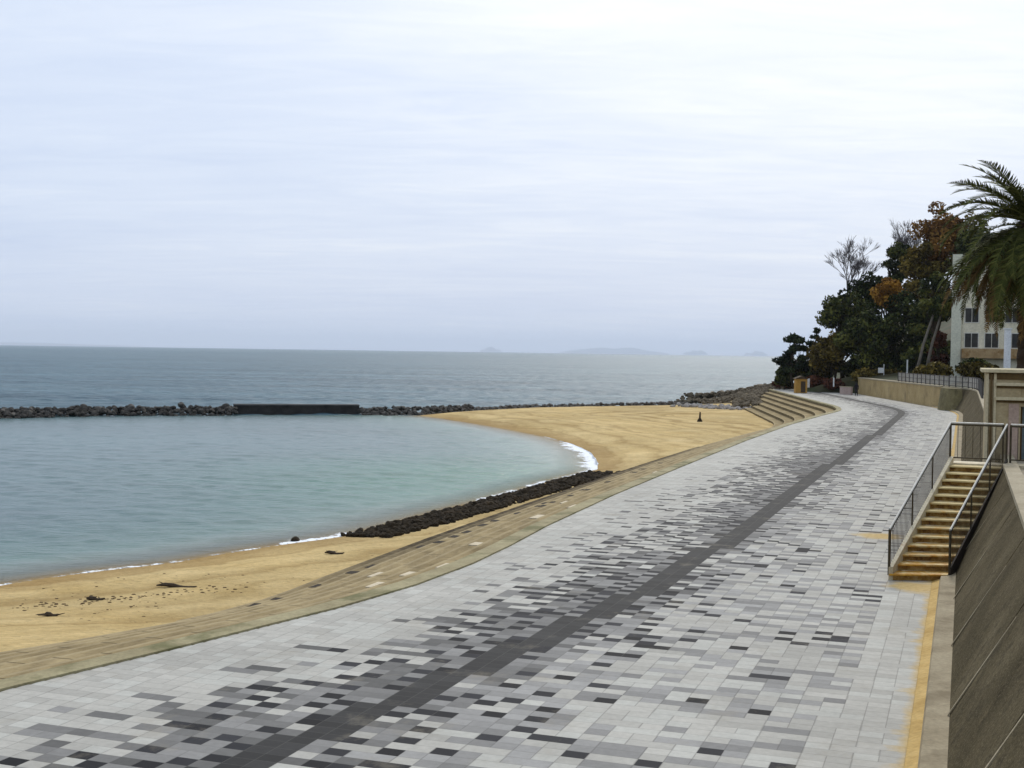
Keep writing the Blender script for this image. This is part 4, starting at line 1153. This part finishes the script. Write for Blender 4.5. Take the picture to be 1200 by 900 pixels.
fm_low = [frond_mesh(40 + i, 4.9, .95 + .2 * i, M['palm_green'], 56) for i in range(2)]
fm_lowdry = [frond_mesh(50 + i, 4.7, .8 + .2 * i, M['palm_dry'], 54) for i in range(2)]
for i in range(44): frond(rng.choice(fm_low), i * 2.399 + 1.6, R(rng.uniform(-48, -8)), rng.uniform(.85, 1.02), dz=-.3)
for i in range(30): frond(rng.choice(fm_lowdry), i * 2.399 + .2, R(rng.uniform(-62, -22)), rng.uniform(.85, 1.02), 'dry_frond', dz=-.4)
for i in range(30): frond(rng.choice(fm_dry), i * 2.399 + .7, R(rng.uniform(-60, -12)), rng.uniform(.85, 1.1), 'dry_frond', dz=-.35)

# ------------------------------------------------------------------ small far things
p = G(938, 460.5, 0)
ht = thing('wooden_hut', p, 'small orange wooden hut at the far end of the promenade under the pines', 'hut')
b = MB(); b.box((p.x, p.y, .95), (1.5, 1.3, 1.95)); b.build('wall', M['wood_orange'], ht)
b = MB(); b.prism([(p.x - .95, p.y - .85, 1.93), (p.x + .95, p.y - .85, 1.93), (p.x, p.y - .85, 2.35)], (0, 1.7, 0)); b.build('roof', M['wood_dark'], ht)
b = MB(); b.box((p.x + .2, p.y - .67, .85), (.6, .06, 1.5)); b.build('door', M['wood_dark'], ht)
pw = G(1000, 463, 0); pl = G(984, 462, 0)
lw = thing('garden_wall', pl, 'short pinkish plaster wall left of the standing person', 'wall')
d = (pw - pl); d.z = 0; dn = d.normalized(); nn = Vector((-dn.y, dn.x, 0))
b = MB(); b.prism([pl, pw - dn * .6, pw - dn * .6 + nn * .3, pl + nn * .3], (0, 0, 1.0)); b.build('wall_body', M['pink_wall'], lw)
b = MB(); q0 = pl - dn * .05 - nn * .05 + Vector((0, 0, 1.0)); q1 = pw - dn * .55 - nn * .05 + Vector((0, 0, 1.0)); b.prism([q0, q1, q1 + nn * .4, q0 + nn * .4], (0, 0, .08)); b.build('coping', M['wall_cap'], lw)
# white sign on the slope
def at_sign(u0, u1, v0, v1, D, label, vb):
    D *= KY; a, c = AT(u0, v1, D), AT(u1, v0, D); o = thing('sign', ((a.x + c.x) / 2, D, AT(u0, vb, D).z), label, 'sign')
    b = MB(); b.box(((a.x + c.x) / 2, D, (a.z + c.z) / 2), (c.x - a.x, .06, c.z - a.z)); b.build('board', M['white_paint'], o)
    b = MB(); z0 = AT(u0, vb, D).z; b.tube([(c.x, D + .05, z0), (c.x, D + .05, c.z + .5)], .05, 6); b.build('post', M['white_paint'], o)
at_sign(1029, 1036, 431, 437, 138, 'small white sign board on a post above the tan wall', 443)
for (u, v0, v1, D, lab) in ((977, 443, 448, 141, 'short white marker post among the reddish shrubs'), (947, 444, 449, 140, 'small white marker stone just right of the orange hut'), (1063, 422, 440, 134, 'thin pale post standing in the undergrowth left of the leaning trunks')):
    D *= KY; a, c = AT(u, v1, D), AT(u, v0, D); gzv = min(a.z, c.z) - .6
    o = thing('marker_post', (a.x, D, gzv), lab, 'post'); b = MB(); b.tube([(a.x, D, gzv), (a.x, D, c.z)], .09 if u != 947 else .22, 7); b.build('shaft', M['white_paint'], o)
    b = MB(); b.tube([(a.x, D, c.z), (a.x, D, c.z + .05)], .11 if u != 947 else .25, 7); b.build('cap', M['white_paint'], o)
# post on the far sand
p = G(820, 494, -1.93)
o = thing('wooden_post', p, 'short dark wooden post standing alone in the far sand', 'post')
b = MB(); b.tube([p + Vector((0, 0, -.2)), p + Vector((.01, 0, .5)), p + Vector((.03, 0, 1.0))], [.11, .1, .075], 8); b.build('shaft', M['wood_dark'], o)
b = MB(); b.tube([p + Vector((0, 0, -.1)), p + Vector((0, 0, .12)), p + Vector((0, 0, .34))], [.30, .26, .12], 8); b.build('footing', M['rock_weed'], o)
# driftwood / weed on the near beach
def drop(u, v, L, label, seed):
    q = G(u, v, -1.8)
    for _ in range(6):
        z = float(sand_h(np.array([[q.x, q.y]]))[0][0]); q = G(u, v, z)
    r = random.Random(seed); o = thing('driftwood', q, label, 'driftwood')
    b = MB()
    pts = [q + Vector((L * (k - .5), .25 * L * math.sin(k * 4 + seed) * .3, .03 + .03 * math.sin(k * 7))) for k in (0, .2, .4, .6, .8, 1)]
    b.tube(pts, [.02, .06, .07, .055, .045, .015], 6); b.build('stem', M['wood_dark'], o)
    b = MB()
    for i in range(5):
        s_ = pts[1 + i % 4]; b.tube([s_, s_ + Vector((r.uniform(-.3, .3), r.uniform(-.25, .25), r.uniform(.0, .06)))], .025, 5, .008)
    b.build('twigs', M['wood_dark'], o)
drop(207, 688, 1.25, 'dark driftwood branch lying mid beach near the water', 1)
drop(392, 649, .7, 'short dark driftwood stick just left of the weedy rocks', 2)
drop(112, 703, .5, 'small dark stick on the open sand at the left', 3)
drop(60, 722, .35, 'tiny dark stick on the sand nearest the left edge', 4)

V, Fs = [], []
r = random.Random(77)
def bit(u, v, sc):
    q = G(u, v, -1.9)
    for _ in range(3): q = G(u, v, float(sand_h(np.array([[q.x, q.y]]))[0][0]))
    n = len(V); a = r.uniform(0, 3.1); k = r.randint(5, 6)
    for lvl, zz in ((1, -.01), (.7, .5)):
        V.extend([tuple(q + Vector((math.cos(a + i * 6.283 / k) * sc * r.uniform(.7, 1.3) * lvl * 1.5, math.sin(a + i * 6.283 / k) * sc * r.uniform(.6, 1.1) * lvl, zz * sc))) for i in range(k)])
    Fs.append([n + k + i for i in range(k)])
    for i in range(k): Fs.append([n + i, n + (i + 1) % k, n + k + (i + 1) % k, n + k + i])
for i in range(110):
    k = r.random(); bit(20 + 270 * k, 713 - 26 * k + r.gauss(0, 2.2), r.uniform(.012, .045))
for i in range(230): bit(r.gauss(105, 55), r.gauss(736, 14), r.uniform(.008, .022))
for i in range(120): bit(r.uniform(0, 400), r.uniform(672, 770) - 0, r.uniform(.012, .04)) if True else 0
me = bpy.data.meshes.new('beach_wrack'); me.from_pydata(V, [], Fs); me.materials.append(rough_mat('dried_wrack', (0.10, 0.065, 0.03), (0.22, 0.15, 0.075), 4, 30))
o = bpy.data.objects.new('beach_wrack', me); COL.objects.link(o); o['kind'] = 'stuff'

# person
def person(loc, rz):
    V, E, rad = [], [], []
    def add(p, r_, par=None):
        V.append(p); rad.append(r_)
        if par is not None: E.append((par, len(V) - 1))
        return len(V) - 1
    pel = add((0, 0, .92), .17); ch = add((0, .01, 1.2), .18, pel); sh = add((0, 0, 1.42), .15, ch); nk = add((0, .01, 1.53), .06, sh); hd = add((0, .03, 1.63), .10, nk); add((0, .02, 1.72), .085, hd)
    for s in (-1, 1):
        hp = add((s * .09, 0, .86), .11, pel); kn = add((s * .11, .03 * s, .48), .075, hp); an = add((s * .12, -.02, .09), .05, kn); add((s * .13, .14, .04), .045, an)
        so_ = add((s * .19, 0, 1.40), .075, sh); el = add((s * .26, -.02, 1.12), .055, so_); wr_ = add((s * .26, .08, .88), .04, el); add((s * .25, .11, .79), .04, wr_)
    me = bpy.data.meshes.new('person'); me.from_pydata(V, E, [])
    o = bpy.data.objects.new('person', me); COL.objects.link(o)
    md_ = o.modifiers.new('skin', 'SKIN')
    for i, k in enumerate(me.skin_vertices[0].data if me.skin_vertices else []): k.radius = (rad[i], rad[i])
    return o, rad
def make_person(loc, rz):
    o, rad = person(loc, rz); me = o.data
    if not me.skin_vertices:
        bpy.context.view_layer.objects.active = o
        bpy.ops.object.select_all(action='DESELECT'); o.select_set(True)
        bpy.ops.mesh.customdata_skin_add()
    for i, k in enumerate(me.skin_vertices[0].data): k.radius = (rad[i], rad[i]); k.use_root = (i == 0)
    sd = o.modifiers.new('sub', 'SUBSURF'); sd.levels = sd.render_levels = 2
    dg = bpy.context.evaluated_depsgraph_get(); nm = bpy.data.meshes.new_from_object(o.evaluated_get(dg))
    o.modifiers.clear(); o.data = nm; nm.materials.clear(); nm.materials.append(M['cloth_dark'])
    nm.polygons.foreach_set('use_smooth', [True] * len(nm.polygons))
    o.location = loc; o.rotation_euler = (0, 0, rz)
    b = MB(); rg = []
    for i in range(6):
        z = 1.60 + .16 * i / 5; rr = .118 * math.sqrt(max(.02, 1 - (i / 5) ** 3))
        rg.append([b.vert((rr * math.cos(6.283 * q / 10), -.005 + rr * math.sin(6.283 * q / 10), z)) for q in range(10)])
    for A, B in zip(rg, rg[1:]):
        for q in range(10): b.f.append([A[q], A[(q + 1) % 10], B[(q + 1) % 10], B[q]]); b.m.append(0)
    b.f.append(rg[-1]); b.m.append(0)
    h = b.build('hair', M['hair_dark']); h.parent = o
    tag(o, 'person in dark clothes standing at the far end of the promenade', 'person')
pz = G(1003.5, 464, 0); make_person(pz, R(160))

# ------------------------------------------------------------------ haze
hz = NT('haze_air'); hz.N.remove(hz.b)
pv = hz.n('ShaderNodeVolumePrincipled'); pv.inputs['Color'].default_value = (0.86, 0.91, 1.0, 1); pv.inputs['Density'].default_value = 4e-5; pv.inputs['Anisotropy'].default_value = 0.1
hz.l(pv.outputs[0], hz.out.inputs['Volume'])
b = MB(); b.box((0, 0, 300 - 10.2), (132000, 132000, 620))
tag(b.build('haze', hz.mat), kind='stuff')

# ------------------------------------------------------------------ sky and sun
SUN_AZ, SUN_EL = R(13), R(38)
w = bpy.data.worlds.new('World'); S.world = w; w.use_nodes = True
nt = w.node_tree; N = nt.nodes; L = nt.links; N.clear()
def nn_(t, **k):
    x = N.new(t)
    for a, v in k.items(): setattr(x, a, v)
    return x
sky = nn_('ShaderNodeTexSky', sky_type='NISHITA', sun_disc=False, sun_elevation=SUN_EL, sun_rotation=SUN_AZ); sky.dust_density = 3; sky.air_density = 1.2
b1 = nn_('ShaderNodeBackground'); b1.inputs[1].default_value = 0.10; L.new(sky.outputs[0], b1.inputs[0])
tc = nn_('ShaderNodeTexCoord'); sp = nn_('ShaderNodeSeparateXYZ'); L.new(tc.outputs['Generated'], sp.inputs[0])
def mth(op, a, b=0.0, clamp=False):
    x = nn_('ShaderNodeMath', operation=op, use_clamp=clamp)
    for s_, v in ((x.inputs[0], a), (x.inputs[1], b)):
        if isinstance(v, (int, float)): s_.default_value = v
        else: L.new(v, s_)
    return x.outputs[0]
zc = mth('ADD', mth('MAXIMUM', sp.outputs[2], 0.0), 0.09)
cx, cy = mth('DIVIDE', sp.outputs[0], zc), mth('DIVIDE', sp.outputs[1], zc)
cb_ = nn_('ShaderNodeCombineXYZ'); L.new(cx, cb_.inputs[0]); L.new(cy, cb_.inputs[1])
mp = nn_('ShaderNodeMapping'); mp.inputs['Scale'].default_value = (0.45, 0.9, 1); mp.inputs['Rotation'].default_value = (0, 0, R(-12)); L.new(cb_.outputs[0], mp.inputs[0])
nz = nn_('ShaderNodeTexNoise'); nz.inputs['Scale'].default_value = 1.1; nz.inputs['Detail'].default_value = 7; nz.inputs['Roughness'].default_value = 0.55; nz.inputs['Distortion'].default_value = 0.4; L.new(mp.outputs[0], nz.inputs['Vector'])
# brightness round the veiled sun
sd_ = (math.sin(SUN_AZ) * math.cos(SUN_EL), math.cos(SUN_AZ) * math.cos(SUN_EL), math.sin(SUN_EL))
dt = nn_('ShaderNodeVectorMath', operation='DOT_PRODUCT'); L.new(tc.outputs['Generated'], dt.inputs[0]); dt.inputs[1].default_value = sd_
glow = mth('POWER', mth('MAXIMUM', dt.outputs['Value'], 0.0), 12.0)
mp2 = nn_('ShaderNodeMapping'); mp2.inputs['Scale'].default_value = (1.1, 3.4, 1); mp2.inputs['Rotation'].default_value = (0, 0, R(-9)); L.new(cb_.outputs[0], mp2.inputs[0])
nz2 = nn_('ShaderNodeTexNoise'); nz2.inputs['Scale'].default_value = 1.6; nz2.inputs['Detail'].default_value = 8; nz2.inputs['Roughness'].default_value = 0.62; nz2.inputs['Distortion'].default_value = 0.8; L.new(mp2.outputs[0], nz2.inputs['Vector'])
strk = mth('MULTIPLY', mth('SUBTRACT', nz2.outputs['Fac'], 0.5), 0.38)
fac0 = mth('ADD', mth('MULTIPLY', mth('SUBTRACT', nz.outputs['Fac'], 0.5), 0.55), mth('ADD', mth('MULTIPLY', glow, 1.05), 0.26))
cr = nn_('ShaderNodeValToRGB'); fac = mth('ADD', fac0, strk); L.new(fac, cr.inputs[0]); e = cr.color_ramp.elements
e[0].position = 0.0; e[0].color = (0.47, 0.575, 0.79, 1); e[1].position = 1.0; e[1].color = (1.10, 1.09, 1.08, 1)
e2 = cr.color_ramp.elements.new(0.35); e2.color = (0.63, 0.715, 0.87, 1); e3 = cr.color_ramp.elements.new(0.65); e3.color = (0.84, 0.885, 0.94, 1)
b2 = nn_('ShaderNodeBackground'); b2.inputs[1].default_value = 1.0; L.new(cr.outputs[0], b2.inputs[0])
ms = nn_('ShaderNodeMixShader'); ms.inputs[0].default_value = 0.9; L.new(b1.outputs[0], ms.inputs[1]); L.new(b2.outputs[0], ms.inputs[2])
wo_ = nn_('ShaderNodeOutputWorld'); L.new(ms.outputs[0], wo_.inputs[0])
sl = bpy.data.lights.new('sun', 'SUN'); sl.energy = 1.7; sl.angle = R(12); sl.color = (1.0, 0.95, 0.87)
so2 = bpy.data.objects.new('sun', sl); COL.objects.link(so2)
so2.rotation_euler = Vector(sd_).to_track_quat('Z', 'Y').to_euler()

S.view_settings.view_transform = 'Standard'; S.view_settings.look = 'None'; S.view_settings.gamma = 1; S.view_settings.exposure = 0.21
S.view_settings.use_curve_mapping = False
S.cycles.max_bounces = 6; S.cycles.diffuse_bounces = 3; S.cycles.glossy_bounces = 3; S.cycles.transparent_max_bounces = 8; S.cycles.volume_bounces = 1
S.cycles.use_denoising = True
